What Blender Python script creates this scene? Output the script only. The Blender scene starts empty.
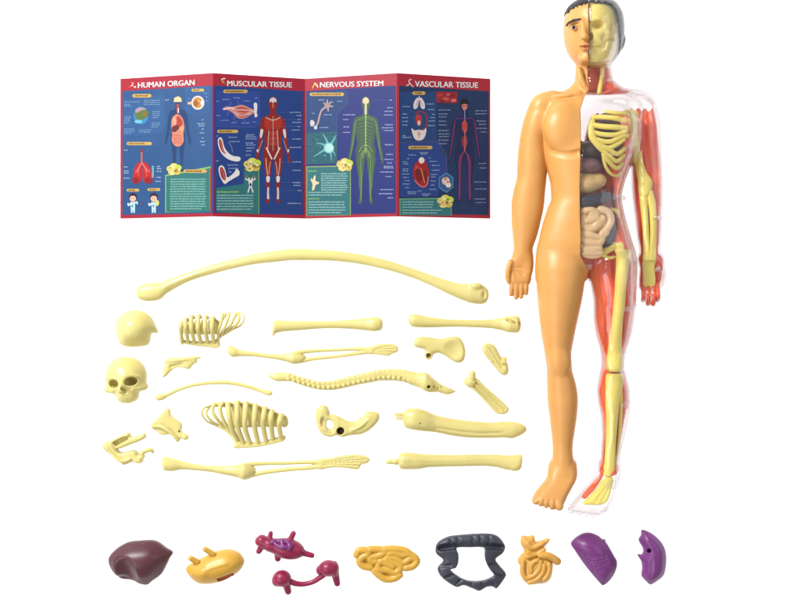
import bpy, math, random
import numpy as np
from mathutils import Vector
random.seed(4); np.random.seed(4)
SC = bpy.context.scene
COL = SC.collection

# ------------------------------------------------------------------ camera, studio light, exposure
H = 1400.0                                   # camera height above the white sweep, mm
cam_d = bpy.data.cameras.new('camera'); cam = bpy.data.objects.new('camera', cam_d); COL.objects.link(cam)
cam.location = (0, 0, H/1000); cam.rotation_euler = (0, 0, 0)
cam_d.sensor_width = 36; cam_d.lens = 36*H/800; cam_d.clip_start = .05; cam_d.clip_end = 60
SC.camera = cam
W = bpy.data.worlds.new('World'); SC.world = W; W.use_nodes = True
W.node_tree.nodes['Background'].inputs['Color'].default_value = (1, 1, 1, 1)
W.node_tree.nodes['Background'].inputs['Strength'].default_value = .55
def softbox(name, loc, aim, sx, sy, power):
    d = bpy.data.lights.new(name, 'AREA'); d.shape = 'RECTANGLE'; d.size = sx; d.size_y = sy; d.energy = power
    o = bpy.data.objects.new(name, d); COL.objects.link(o); o.location = loc
    o.rotation_euler = (Vector(aim)-Vector(loc)).to_track_quat('-Z', 'Y').to_euler()
    return o
softbox('softbox_key', (-.80, .80, .90), (.05, 0, 0), .6, .5, 31)
softbox('softbox_fill', (1.2, .35, 1.1), (0.05, 0, 0), .9, .9, 3.5)
softbox('softbox_fill_low', (-1.0, -.55, 1.2), (0, 0, 0), .9, .9, 9)
# made-up lamp below the milky ground, added to wash out shadows on it
softbox('added_under_lamp', (0, 0, -.6), (0, 0, 1), 2.4, 2.4, 38)
SC.view_settings.view_transform = 'Standard'; SC.view_settings.look = 'None'
SC.view_settings.exposure = 0; SC.view_settings.gamma = 1
SC.cycles.transparent_max_bounces = 40; SC.cycles.max_bounces = 16
GAIN = 1.75                                   # how much light falls on the set: real albedo = picture colour / GAIN

# ------------------------------------------------------------------ materials
def lin(c): c /= 255.; return c/12.92 if c <= .04045 else ((c+.055)/1.055)**2.4
def alb(rgb, g=None): g = g or GAIN; return tuple(max(.004, min(.9, lin(c)/g)) for c in rgb)
MATS = {}
def plastic(name, rgb, rough=.38, spec=.5, var=.05, scale=60, bump=.02, sss=0., g=None, coat=0.):
    m = bpy.data.materials.new(name); m.use_nodes = True; nt = m.node_tree; b = nt.nodes['Principled BSDF']
    c = alb(rgb, g)
    tc = nt.nodes.new('ShaderNodeTexCoord')
    n = nt.nodes.new('ShaderNodeTexNoise'); n.inputs['Scale'].default_value = scale; n.inputs['Detail'].default_value = 4
    nt.links.new(tc.outputs['Object'], n.inputs['Vector'])
    r = nt.nodes.new('ShaderNodeValToRGB'); r.color_ramp.elements[0].position = .3; r.color_ramp.elements[1].position = .7
    r.color_ramp.elements[0].color = (*[x*(1-var) for x in c], 1); r.color_ramp.elements[1].color = (*[min(1, x*(1+var)) for x in c], 1)
    nt.links.new(n.outputs['Fac'], r.inputs['Fac']); nt.links.new(r.outputs['Color'], b.inputs['Base Color'])
    n2 = nt.nodes.new('ShaderNodeTexNoise'); n2.inputs['Scale'].default_value = scale*14; n2.inputs['Detail'].default_value = 3
    nt.links.new(tc.outputs['Object'], n2.inputs['Vector'])
    mr = nt.nodes.new('ShaderNodeMapRange'); mr.inputs['To Min'].default_value = rough-.06; mr.inputs['To Max'].default_value = rough+.08
    nt.links.new(n2.outputs['Fac'], mr.inputs['Value']); nt.links.new(mr.outputs['Result'], b.inputs['Roughness'])
    if bump:
        bp = nt.nodes.new('ShaderNodeBump'); bp.inputs['Strength'].default_value = bump; bp.inputs['Distance'].default_value = .001
        nt.links.new(n2.outputs['Fac'], bp.inputs['Height']); nt.links.new(bp.outputs['Normal'], b.inputs['Normal'])
    b.inputs['Specular IOR Level'].default_value = spec
    if sss:
        b.inputs['Subsurface Weight'].default_value = sss; b.inputs['Subsurface Scale'].default_value = .004
        b.inputs['Subsurface Radius'].default_value = (1, .6, .25)
    if coat: b.inputs['Coat Weight'].default_value = coat; b.inputs['Coat Roughness'].default_value = .12
    MATS[name] = m; return m
def clear(name, tint, density, refl=1.0, rough=.04, body=0.0, bodycol=(240, 240, 245)):
    """thin-walled clear moulded plastic: see-through skin with real wall thickness, Fresnel gloss and a little tint in the wall"""
    m = bpy.data.materials.new(name); m.use_nodes = True; nt = m.node_tree
    for n in list(nt.nodes): nt.nodes.remove(n)
    out = nt.nodes.new('ShaderNodeOutputMaterial'); tr = nt.nodes.new('ShaderNodeBsdfTransparent'); gl = nt.nodes.new('ShaderNodeBsdfGlossy')
    gl.inputs['Roughness'].default_value = rough; gl.inputs['Color'].default_value = (1, 1, 1, 1)
    df = nt.nodes.new('ShaderNodeBsdfDiffuse'); df.inputs['Color'].default_value = (*alb(bodycol), 1)
    mb = nt.nodes.new('ShaderNodeMixShader'); mb.inputs['Fac'].default_value = body
    nt.links.new(tr.outputs[0], mb.inputs[1]); nt.links.new(df.outputs[0], mb.inputs[2])
    fr = nt.nodes.new('ShaderNodeFresnel'); fr.inputs['IOR'].default_value = 1.47
    geo = nt.nodes.new('ShaderNodeNewGeometry')
    inv = nt.nodes.new('ShaderNodeMath'); inv.operation = 'SUBTRACT'; inv.inputs[0].default_value = refl
    nt.links.new(geo.outputs['Backfacing'], inv.inputs[1])
    mu = nt.nodes.new('ShaderNodeMath'); mu.operation = 'MULTIPLY'; mu.use_clamp = True
    nt.links.new(fr.outputs[0], mu.inputs[0]); nt.links.new(inv.outputs[0], mu.inputs[1])
    tc = nt.nodes.new('ShaderNodeTexCoord'); ns = nt.nodes.new('ShaderNodeTexNoise'); ns.inputs['Scale'].default_value = 70
    nt.links.new(tc.outputs['Object'], ns.inputs['Vector'])
    bp = nt.nodes.new('ShaderNodeBump'); bp.inputs['Strength'].default_value = .25; bp.inputs['Distance'].default_value = .003
    nt.links.new(ns.outputs['Fac'], bp.inputs['Height']); nt.links.new(bp.outputs['Normal'], gl.inputs['Normal'])
    mx = nt.nodes.new('ShaderNodeMixShader'); nt.links.new(mu.outputs[0], mx.inputs['Fac'])
    nt.links.new(mb.outputs[0], mx.inputs[1]); nt.links.new(gl.outputs[0], mx.inputs[2])
    nt.links.new(mx.outputs[0], out.inputs['Surface'])
    ab = nt.nodes.new('ShaderNodeVolumeAbsorption'); ab.inputs['Color'].default_value = (*tint, 1); ab.inputs['Density'].default_value = density
    nt.links.new(ab.outputs[0], out.inputs['Volume'])
    MATS[name] = m; return m
def ink(rgb):
    k = 'ink_%02x%02x%02x' % tuple(rgb)
    if k in MATS: return MATS[k]
    return plastic(k, rgb, rough=.42, spec=.2, var=.04, scale=120, bump=.0, g=2.0)

BONE = plastic('bone_plastic', (241, 225, 142), g=1.58, rough=.34, var=.07, scale=28, sss=.12, bump=.05)
BONE2 = plastic('bone_plastic_inside_figure', (244, 224, 108), g=1.12, rough=.36, var=.05, scale=40)
SKULLM = plastic('skull_plastic_inside_figure', (246, 226, 126), g=1.2, rough=.36, var=.05, scale=40)
SOCKET_SHADE = plastic('painted_socket_shade', (70, 50, 26), rough=.7, var=.1)  # dark colour standing in for shade inside a bone socket
SKIN = plastic('skin_plastic', (249, 179, 96), g=1.68, rough=.40, var=.05, scale=16, sss=.1)
MUSCLE = plastic('muscle_plastic', (244, 92, 42), g=1.12, rough=.34, var=.10, scale=45)
CLEAR = clear('clear_plastic', (.50, .42, .47), 92, refl=1.3, body=.012, bodycol=(236, 232, 238))
SMOKE = clear('smoky_hair_plastic', (.20, .19, .24), 420, refl=1.2)
PEGM = clear('clear_peg_plastic', (.8, .8, .84), 10, refl=1.3, body=.12, bodycol=(255, 255, 255))
HAIRM = plastic('hair_paint', (34, 28, 32), spec=.35, rough=.45, var=.15, bump=.2)
LIVERM = plastic('liver_plastic', (98, 46, 56), rough=.36, var=.08, scale=30)
YORG = plastic('yellow_organ_plastic', (247, 190, 70), rough=.36, var=.04)
OORG = plastic('orange_organ_plastic', (250, 188, 84), rough=.38, var=.05)
HEARTM = plastic('heart_plastic', (166, 20, 76), rough=.38, var=.06)
VESSEL = plastic('violet_vessel_paint', (136, 34, 122), rough=.38, var=.2, scale=160)
SLATE = plastic('slate_plastic', (64, 66, 82), rough=.42, var=.06)
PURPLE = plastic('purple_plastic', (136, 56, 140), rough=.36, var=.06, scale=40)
SLOT = plastic('slot_orange', (196, 92, 24), rough=.5, var=.1)

# ------------------------------------------------------------------ signed distance modelling (x right, y down the picture, z up; millimetres)
def smooth_closed(p, n=6):
    p = np.array(p, float); m = len(p); out = []
    for i in range(m):
        a, b, c, d = p[i-1], p[i], p[(i+1) % m], p[(i+2) % m]
        for t in np.arange(n)/n:
            out.append(.5*((2*b)+(-a+c)*t+(2*a-5*b+4*c-d)*t*t+(-a+3*b-3*c+d)*t**3))
    return np.array(out)
def smooth_open(p, n=6):
    p = np.array(p, float); q = np.vstack([2*p[0]-p[1], p, 2*p[-1]-p[-2]]); out = []
    for i in range(1, len(q)-2):
        a, b, c, d = q[i-1:i+3]
        for t in np.arange(n)/n:
            out.append(.5*((2*b)+(-a+c)*t+(2*a-5*b+4*c-d)*t*t+(-a+3*b-3*c+d)*t**3))
    out.append(p[-1]); return np.array(out)
def pchip(xs, ys, x):
    """monotone cubic interpolation"""
    xs = np.array(xs, float); ys = np.array(ys, float); h = np.diff(xs); d = np.diff(ys)/h
    m = np.zeros_like(ys); m[0] = d[0]; m[-1] = d[-1]
    for i in range(1, len(xs)-1):
        if d[i-1]*d[i] > 0:
            w1, w2 = 2*h[i]+h[i-1], h[i]+2*h[i-1]; m[i] = (w1+w2)/(w1/d[i-1]+w2/d[i])
    i = np.clip(np.searchsorted(xs, x)-1, 0, len(h)-1); t = np.clip((x-xs[i])/h[i], 0, 1); hh = h[i]
    return (2*t**3-3*t**2+1)*ys[i]+(t**3-2*t**2+t)*hh*m[i]+(-2*t**3+3*t**2)*ys[i+1]+(t**3-t**2)*hh*m[i+1]
def poly_sd(P, X, Y):
    """signed distance to closed polygon on the broadcast grid X, Y"""
    X, Y = np.broadcast_arrays(X, Y); d = np.full(X.shape, 1e9, np.float32); s = np.ones(X.shape, np.float32)
    n = len(P)
    for i in range(n):
        ax, ay = P[i]; bx, by = P[i-1]
        ex, ey = bx-ax, by-ay; wx, wy = X-ax, Y-ay
        t = np.clip((wx*ex+wy*ey)/max(ex*ex+ey*ey, 1e-9), 0, 1)
        qx, qy = wx-ex*t, wy-ey*t; d = np.minimum(d, qx*qx+qy*qy)
        c1 = Y >= ay; c2 = Y < by; c3 = ex*wy > ey*wx
        s = np.where((c1 & c2 & c3) | (~c1 & ~c2 & ~c3), -s, s)
    return s*np.sqrt(d)

def blur(A, r):
    r = int(round(r))
    if r < 1: return A
    w = np.exp(-.5*(np.arange(-2*r, 2*r+1)/r)**2); w /= w.sum()
    for ax in (0, 1):
        P = np.pad(A, [(2*r, 2*r) if a == ax else (0, 0) for a in range(3)], mode='edge'); n = A.shape[ax]
        A = sum(w[i]*np.take(P, range(i, i+n), axis=ax) for i in range(4*r+1))
    return A
class Field:
    def __init__(s, mn, mx, h=.8):
        s.h = h; s.mn = np.array(mn, float)-3*h; n = np.ceil((np.array(mx, float)+3*h-s.mn)/h).astype(int)+1
        s.n = n; s.ax = [(s.mn[i]+np.arange(n[i])*h).astype(np.float32) for i in range(3)]
        s.v = np.full(tuple(n), 500, np.float32)
    def copy(s, v): f = Field.__new__(Field); f.h, f.mn, f.n, f.ax, f.v = s.h, s.mn, s.n, s.ax, v; return f
    def G(s, sl=None):
        a = s.ax if sl is None else [s.ax[i][sl[i]] for i in range(3)]
        return a[0][:, None, None], a[1][None, :, None], a[2][None, None, :]
    def op(s, fn, mn, mx, k=0., sub=False):
        pad = k+4.5*s.h+2.5; sl = []
        for i in range(3):
            a = int(max(0, math.floor((mn[i]-pad-s.mn[i])/s.h))); b = int(min(s.n[i], math.ceil((mx[i]+pad-s.mn[i])/s.h)+1))
            if a >= b: return
            sl.append(slice(a, b))
        sl = tuple(sl); d = fn(*s.G(sl)).astype(np.float32); v = s.v[sl]
        if sub:
            d = -d
            r = np.maximum(v, d)
            if k: hh = np.maximum(k-np.abs(v-d), 0)/k; r = r+hh*hh*k*.25
        else:
            r = np.minimum(v, d)
            if k: hh = np.maximum(k-np.abs(v-d), 0)/k; r = r-hh*hh*k*.25
        s.v[sl] = r
    def cone(s, a, b, ra, rb, k=0., sub=False, zs=1.):
        a = np.array(a, float); b = np.array(b, float); R = max(ra, rb)
        ab = b-a; ab2 = ab*np.array([1, 1, zs]); L = float((ab2**2).sum())+1e-9
        def fn(X, Y, Z):
            x, y, z = X-a[0], Y-a[1], (Z-a[2])*zs
            t = np.clip((x*ab2[0]+y*ab2[1]+z*ab2[2])/L, 0, 1)
            return np.sqrt((x-t*ab2[0])**2+(y-t*ab2[1])**2+(z-t*ab2[2])**2)-(ra+(rb-ra)*t)
        s.op(fn, np.minimum(a, b)-R/np.array([1, 1, min(1, zs)]), np.maximum(a, b)+R/np.array([1, 1, min(1, zs)]), k, sub)
    def path(s, pts, k=0., n=5, sub=False, zs=1.):
        """pts: (x, y, z, r)"""
        q = smooth_open(pts, n) if len(pts) > 2 else np.array(pts, float)
        for i in range(len(q)-1): s.cone(q[i][:3], q[i+1][:3], q[i][3], q[i+1][3], k if (i == 0 or sub) else .6, sub, zs)
    def ell(s, c, r, k=0., rot=0., sub=False):
        c = np.array(c, float); r = np.array(r, float); ca, sa = math.cos(math.radians(rot)), math.sin(math.radians(rot)); m = max(r[0], r[1])
        def fn(X, Y, Z):
            x0, y0, z = X-c[0], Y-c[1], Z-c[2]; x, y = x0*ca+y0*sa, -x0*sa+y0*ca
            k0 = np.sqrt((x/r[0])**2+(y/r[1])**2+(z/r[2])**2); k1 = np.sqrt((x/r[0]**2)**2+(y/r[1]**2)**2+(z/r[2]**2)**2)
            return k0*(k0-1)/np.maximum(k1, 1e-6)
        s.op(fn, c-[m, m, r[2]], c+[m, m, r[2]], k, sub)
    def box(s, c, hf, k=0., rot=0., rd=.5, sub=False):
        c = np.array(c, float); ca, sa = math.cos(math.radians(rot)), math.sin(math.radians(rot)); m = hf[0]+hf[1]
        def fn(X, Y, Z):
            x0, y0, z = X-c[0], Y-c[1], Z-c[2]; x, y = x0*ca+y0*sa, -x0*sa+y0*ca
            a, b, d = np.abs(x)-hf[0]+rd, np.abs(y)-hf[1]+rd, np.abs(z)-hf[2]+rd
            return np.sqrt(np.maximum(a, 0)**2+np.maximum(b, 0)**2+np.maximum(d, 0)**2)+np.minimum(np.maximum(np.maximum(a, b), d), 0)-rd
        s.op(fn, c-[m, m, hf[2]], c+[m, m, hf[2]], k, sub)
    def loft(s, rows, k=0., axis='x', pw=2., sub=False):
        """rows: (t, lo, hi, zc, rz) - elliptic sections along x or y with traced edges"""
        R = np.array(rows, float); t0, t1 = R[0, 0], R[-1, 0]
        def fn(X, Y, Z):
            T, U = (X, Y) if axis == 'x' else (Y, X)
            tt = np.clip(T.ravel(), t0, t1); lo, hi, zc, rz = [pchip(R[:, 0], R[:, i], tt).reshape(T.shape) for i in (1, 2, 3, 4)]
            c, r = (lo+hi)/2, np.maximum((hi-lo)/2, .3)
            if pw == 2: q = np.sqrt(((U-c)/r)**2+((Z-zc)/rz)**2)
            else: q = (np.abs((U-c)/r)**pw+np.abs((Z-zc)/rz)**pw)**(1/pw)
            f = (q-1)*np.minimum(r, rz)
            return np.maximum(f, np.maximum(t0-T, T-t1))
        lo, hi = R[:, 1].min(), R[:, 2].max(); z0, z1 = (R[:, 3]-R[:, 4]).min(), (R[:, 3]+R[:, 4]).max()
        if axis == 'x': s.op(fn, (t0, lo, z0), (t1, hi, z1), k, sub)
        else: s.op(fn, (lo, t0, z0), (hi, t1, z1), k, sub)
    def pillow(s, poly, zc, T, edge=2., R=None, dome=0., k=0., sm=4, flat=False, sub=False, tilt=(0, 0)):
        """traced outline with real thickness: half-thickness T, rounded edge, plus a dome that swells over distance R from the rim"""
        P = smooth_closed(poly, sm) if sm > 1 else np.array(poly, float); R = R or edge; e = min(edge, T)
        m = P.mean(0)
        def fn(X, Y, Z):
            d2 = poly_sd(P, X, Y); ins = np.clip(-d2/R, 0, 1); TT = T+dome*np.sqrt(np.maximum(0, 1-(1-ins)**2))
            if dome and R > 4 and TT.ndim == 3: TT = blur(TT, R*.22/s.h)
            z = Z-(zc+tilt[0]*(X-m[0])+tilt[1]*(Y-m[1]))
            if flat: z = np.where(z < 0, -z*1e3*0-z, z); lowcut = -(Z-zc)
            a, b = d2+e, np.abs(z)-TT+e
            f = np.sqrt(np.maximum(a, 0)**2+np.maximum(b, 0)**2)+np.minimum(np.maximum(a, b), 0)-e
            if flat: f = np.maximum(f, lowcut)
            return f
        z0 = zc if flat else zc-T-dome
        ex = abs(tilt[0])*np.ptp(P[:, 0])/2+abs(tilt[1])*np.ptp(P[:, 1])/2
        s.op(fn, (P[:, 0].min(), P[:, 1].min(), z0-ex), (P[:, 0].max(), P[:, 1].max(), zc+T+dome+ex), k, sub)
    def groove(s, pts, r, depth=.35, k=.8, n=6):
        """cut a shallow groove that follows the modelled surface; pts (x, y)"""
        q = smooth_open(pts, n); s.path([(x, y, (s.top(x, y) or 0)+r-depth, r) for x, y in q], k=k, n=1, sub=True)
    def bead(s, pts, r, rise=.3, k=1., n=6):
        q = smooth_open(pts, n); s.path([(x, y, (s.top(x, y) or 0)-r+rise, r) for x, y in q], k=k, n=1)
    def top(s, x, y, off=0.):
        i = int(round((x-s.mn[0])/s.h)); j = int(round((y-s.mn[1])/s.h)); c = s.v[i, j]; w = np.nonzero(c < -off)[0]
        if len(w) == 0: return None
        t = w[-1]
        if t+1 >= len(c): return float(s.ax[2][t])
        a, b = c[t]+off, c[t+1]+off
        return float(s.ax[2][t]+s.h*a/(a-b))

def nets(v, mn, h, smooth=1):
    s = v < 0; n = np.array(v.shape); cnt = np.zeros(n-1, np.uint8)
    for i in (0, 1):
        for j in (0, 1):
            for k in (0, 1): cnt += s[i:n[0]-1+i, j:n[1]-1+j, k:n[2]-1+k]
    act = (cnt > 0) & (cnt < 8); C = np.argwhere(act); idx = np.full(n-1, -1, np.int32); idx[act] = np.arange(len(C))
    acc = np.zeros((len(C), 3)); num = np.zeros(len(C))
    for axis in range(3):
        for a in (0, 1):
            for b in (0, 1):
                o = [0, 0, 0]; o[(axis+1) % 3] = a; o[(axis+2) % 3] = b; o2 = list(o); o2[axis] = 1
                va = v[C[:, 0]+o[0], C[:, 1]+o[1], C[:, 2]+o[2]]; vb = v[C[:, 0]+o2[0], C[:, 1]+o2[1], C[:, 2]+o2[2]]
                m = (va < 0) != (vb < 0); t = np.where(m, va/np.where(m, va-vb, 1), 0)
                p = np.tile(np.array(o, float), (len(C), 1)); p[:, axis] += t
                acc += p*m[:, None]; num += m
    V = (C+acc/num[:, None])*h+mn; Q = []
    for axis in range(3):
        b1, b2 = (axis+1) % 3, (axis+2) % 3
        lo = [slice(None)]*3; hi = [slice(None)]*3; lo[axis] = slice(0, -1); hi[axis] = slice(1, None)
        ch = s[tuple(lo)] != s[tuple(hi)]; E = np.argwhere(ch)
        E = E[(E[:, b1] > 0) & (E[:, b2] > 0) & (E[:, b1] < n[b1]-1) & (E[:, b2] < n[b2]-1)]
        if not len(E): continue
        ins = s[E[:, 0], E[:, 1], E[:, 2]]
        def cell(da, db):
            e = E.copy(); e[:, b1] -= da; e[:, b2] -= db; return idx[e[:, 0], e[:, 1], e[:, 2]]
        q = np.stack([cell(1, 1), cell(0, 1), cell(0, 0), cell(1, 0)], 1); q[~ins] = q[~ins][:, ::-1]; Q.append(q)
    Q = np.vstack(Q)
    for _ in range(smooth):
        S = np.zeros_like(V); c = np.zeros(len(V))
        for i in range(4):
            a, b = Q[:, i], Q[:, (i+1) % 4]
            for ax in range(3): S[:, ax] += np.bincount(a, V[b, ax], len(V))+np.bincount(b, V[a, ax], len(V))
            c += np.bincount(a, minlength=len(V))+np.bincount(b, minlength=len(V))
        V = V*.5+.5*S/c[:, None]
    return V, Q

# ------------------------------------------------------------------ objects
class Spot:
    """where a thing stands on the sweep: its footprint centre and its true scale at the height of its middle"""
    def __init__(s, cx, cy, zm): s.k = 1-zm/H; s.c = np.array([(cx-400)*s.k, (300-cy)*s.k, 0.])
    def local(s, V):
        V = np.asarray(V, float); return np.stack([((V[:, 0]-400)*s.k-s.c[0]), ((300-V[:, 1])*s.k-s.c[1]), V[:, 2]], 1)/1000
def mesh_obj(name, V, Q, mat, parent=None, loc=None, smooth=True):
    me = bpy.data.meshes.new(name); Q = np.asarray(Q); nf, w = Q.shape
    me.vertices.add(len(V)); me.vertices.foreach_set('co', np.asarray(V, np.float32).ravel())
    me.loops.add(nf*w); me.loops.foreach_set('vertex_index', Q.astype(np.int32).ravel())
    me.polygons.add(nf); me.polygons.foreach_set('loop_start', (np.arange(nf)*w).astype(np.int32)); me.polygons.foreach_set('loop_total', np.full(nf, w, np.int32))
    me.update(calc_edges=True); me.validate()
    me.polygons.foreach_set('use_smooth', np.full(len(me.polygons), smooth))
    me.materials.append(mat); o = bpy.data.objects.new(name, me); COL.objects.link(o)
    if parent is not None: o.parent = parent
    if loc is not None: o.location = loc
    return o
def emit(name, f, mat, spot, parent=None, smooth=1):
    V, Q = nets(f.v, f.mn, f.h, smooth)
    L = spot.local(V); a, b, c = L[Q[:, 0]], L[Q[:, 1]], L[Q[:, 2]]
    if np.einsum('ij,ij->i', a, np.cross(b, c)).sum() < 0: Q = Q[:, ::-1]
    return mesh_obj(name, L, Q, mat, parent, tuple(spot.c/1000) if parent is None else None)
def tag(o, label, cat, group=None):
    o['label'] = label; o['category'] = cat
    if group: o['group'] = group
    return o
def thing(name, spot, label, cat, group=None):
    o = bpy.data.objects.new(name, None); COL.objects.link(o); o.location = tuple(spot.c/1000); o.empty_display_size = .02
    return tag(o, label, cat, group)
def drape(name, poly, F, mat, spot, parent, off=.35, step=.5, sm=3):
    """thin painted patch lying on a modelled surface"""
    P = smooth_closed(poly, sm); x0, y0 = P.min(0); x1, y1 = P.max(0)
    xs = np.arange(x0, x1+step, step); ys = np.arange(y0, y1+step, step)
    X, Y = np.meshgrid(xs, ys, indexing='ij'); d = poly_sd(P, X, Y); V = []; Q = []; ix = -np.ones(X.shape, int)
    # snap rim points onto the outline
    def near(p):
        best = None
        for i in range(len(P)):
            a, b = P[i-1], P[i]; e = b-a; t = min(1, max(0, np.dot(p-a, e)/max(np.dot(e, e), 1e-9))); q = a+e*t; dd = np.hypot(*(p-q))
            if best is None or dd < best[0]: best = (dd, q)
        return best[1]
    for i in range(X.shape[0]):
        for j in range(X.shape[1]):
            if d[i, j] < step*.7:
                p = np.array([X[i, j], Y[i, j]])
                if d[i, j] > -step*.3: p = near(p)
                z = F.top(p[0], p[1])
                if z is None: continue
                ix[i, j] = len(V); V.append((p[0], p[1], z+off))
    for i in range(X.shape[0]-1):
        for j in range(X.shape[1]-1):
            q = [ix[i, j], ix[i+1, j], ix[i+1, j+1], ix[i, j+1]]
            if min(q) >= 0: Q.append(q[::-1])
    return mesh_obj(name, spot.local(np.array(V)), np.array(Q), mat, parent)

# ------------------------------------------------------------------ the white sweep everything lies on
def milky(name):
    m = bpy.data.materials.new(name); m.use_nodes = True; nt = m.node_tree; b = nt.nodes['Principled BSDF']; out = nt.nodes['Material Output']
    tc = nt.nodes.new('ShaderNodeTexCoord'); n = nt.nodes.new('ShaderNodeTexNoise'); n.inputs['Scale'].default_value = 8
    nt.links.new(tc.outputs['Object'], n.inputs['Vector'])
    r = nt.nodes.new('ShaderNodeMapRange'); r.inputs['To Min'].default_value = .45; r.inputs['To Max'].default_value = .55
    nt.links.new(n.outputs['Fac'], r.inputs['Value']); nt.links.new(r.outputs['Result'], b.inputs['Roughness'])
    b.inputs['Base Color'].default_value = (.86, .86, .86, 1); b.inputs['Specular IOR Level'].default_value = .2
    t = nt.nodes.new('ShaderNodeBsdfTranslucent'); t.inputs['Color'].default_value = (.9, .9, .9, 1)
    mx = nt.nodes.new('ShaderNodeMixShader'); mx.inputs['Fac'].default_value = .45
    nt.links.new(b.outputs[0], mx.inputs[1]); nt.links.new(t.outputs[0], mx.inputs[2]); nt.links.new(mx.outputs[0], out.inputs['Surface'])
    return m
wm = milky('milky_backlit_ground')  # translucency added so the lamp below whitens shadowed ground
#'white_sweep', (255, 255, 255), rough=.7, spec=.2, var=.01, scale=6, bump=.01, g=1.12)
V = [(-3, -3, 0), (3, -3, 0), (3, 3, 0), (-3, 3, 0)]
floor = mesh_obj('ground', np.array(V), np.array([[0, 1, 2, 3]]), wm); floor['kind'] = 'structure'
# ------------------------------------------------------------------ loose bones
def px(pts, x0, y0, k): return [(x0+a/k, y0+b/k) for a, b in pts]
def rows(pts, x0, y0, k, zr=.9, zmin=0.): # (x, top, bottom) in a zoomed crop -> loft rows resting on the table
    out = []
    for a, t, b in pts:
        lo, hi = y0+t/k, y0+b/k; r = max((hi-lo)/2*zr, .6); out.append((x0+a/k, lo, hi, r+zmin, r))
    return out
def level(R, zc): return [(a, l, h, max(zc, r), r) for a, l, h, _, r in R]
def bone(name, label, cat, mn, mx, build, zm, h=.75, group=None, mat=None):
    f = Field((*mn, 0), (*mx, build_z(zm)), h); build(f)
    f.v = np.maximum(f.v, -f.G()[2])          # nothing below the table
    sp = Spot((mn[0]+mx[0])/2, (mn[1]+mx[1])/2, zm); o = emit(name, f, mat or BONE, sp)
    tag(o, label, cat, group); return o, f, sp
def build_z(zm): return zm*2+14

# long curved bone across the top
def b(f):
    R = [(136.4, 290, 295), (138, 287, 298), (142, 284.5, 300.3), (148, 283, 301.2), (154, 282.5, 301), (160, 282.2, 299.5), (167, 279.5, 293.5), (175, 276.6, 288.5), (190, 271.5, 281), (212.5, 264.5, 274),
         (235, 258.5, 268.2), (257, 253.5, 264), (276, 250.5, 262), (295, 248.7, 260.3), (325, 249.8, 260.6), (353, 253, 263), (383, 259.2, 269), (410, 267.5, 277), (432, 275, 286), (447, 280, 293.4), (462, 283.3, 300), (473, 283.5, 303.5), (481, 284.5, 304.2), (486, 287, 302.5), (488.6, 291, 298)]
    f.loft([(a, l, h_, 8, (h_-l)/2*.8) for a, l, h_ in R])
    f.bead([(166, 287), (180, 280.5), (200, 273), (228, 264.8)], 1.2, .5, k=2.5)
    f.ell((476, 286, 14), (6, 3.4, 4), k=3)
    f.ell((484, 295, 15.5), (2.2, 4, 2.4), k=2, sub=True)
bone('curved_bone', 'longest bone, bent in a wide shallow arch below the folded leaflet', 'bone', (136, 246), (490, 306), b, 8)

# back of the skull
def b(f):
    P = px([(118, 180), (150, 125), (210, 90), (280, 80), (340, 95), (395, 135), (425, 190), (447, 245), (445, 268), (412, 262), (395, 285), (382, 345), (350, 368), (260, 378), (180, 370), (145, 345), (122, 280), (113, 230)], 100, 300, 8)
    f.pillow(P, 0, 3, edge=2, R=21, dome=21, flat=True)
    f.path([(150, 331, 14, .9), (154, 331.5, 8, 1.2)], k=1, sub=True)
bone('cranium', 'smooth rounded skull cap with a small notched point, above the skull with a face', 'skull cap', (113, 309), (157, 348), b, 12)

# face of the skull
def b(f):
    P = px([(75, 170), (110, 105), (170, 65), (240, 58), (320, 75), (375, 125), (400, 200), (397, 262), (411, 292), (400, 313), (360, 326), (337, 348), (325, 395), (260, 415), (192, 420), (157, 368), (130, 350), (88, 345), (76, 325), (80, 280), (70, 220)], 95, 350, 8)
    f.pillow(P, 0, 4, edge=3, R=22, dome=19, flat=True)
    f.ell((123, 385.5, 20), (3, 7, 3.4), k=5)                       # nasal bridge
    f.bead([(107, 378.8), (113, 377.6), (119, 378.4)], 2, .45, k=4)  # brows
    f.bead([(126, 376), (133, 374.8), (139.5, 377)], 2, .45, k=4)
    f.bead([(106, 389.8), (113, 390.4)], 2.4, .9, k=5); f.bead([(143, 387.3), (133, 388.6)], 2.6, .9, k=5)   # cheekbones
    f.ell((126.6, 396.5, 9), (9.4, 7, 8.5), k=6)                     # upper jaw
    f.ell((114.4, 383.8, 19), (5.8, 4.6, 14), k=1.2, rot=-6, sub=True)
    f.ell((132.2, 381.2, 19), (6.4, 4.5, 14), k=1.2, rot=-8, sub=True)
    f.cone((124.2, 387, 23), (122.8, 391.4, 18), 1.2, 2.2, k=.8, sub=True); f.cone((124.6, 387, 23), (126.6, 391.2, 18), 1.2, 2.0, k=.8, sub=True)
    f.cone((121.2, 374, 26), (121.6, 378, 25), .6, .9, k=1.5, sub=True)
    for i in range(7): f.groove([(116+i*2.2, 398.4), (116.5+i*2.1, 400.4), (117+i*2.0, 402.2)], .5, .25, k=.4)
bone('skull', 'front of a skull with two eye sockets and a nose hole', 'skull', (103, 356), (147, 404), b, 12, h=.6)

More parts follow.
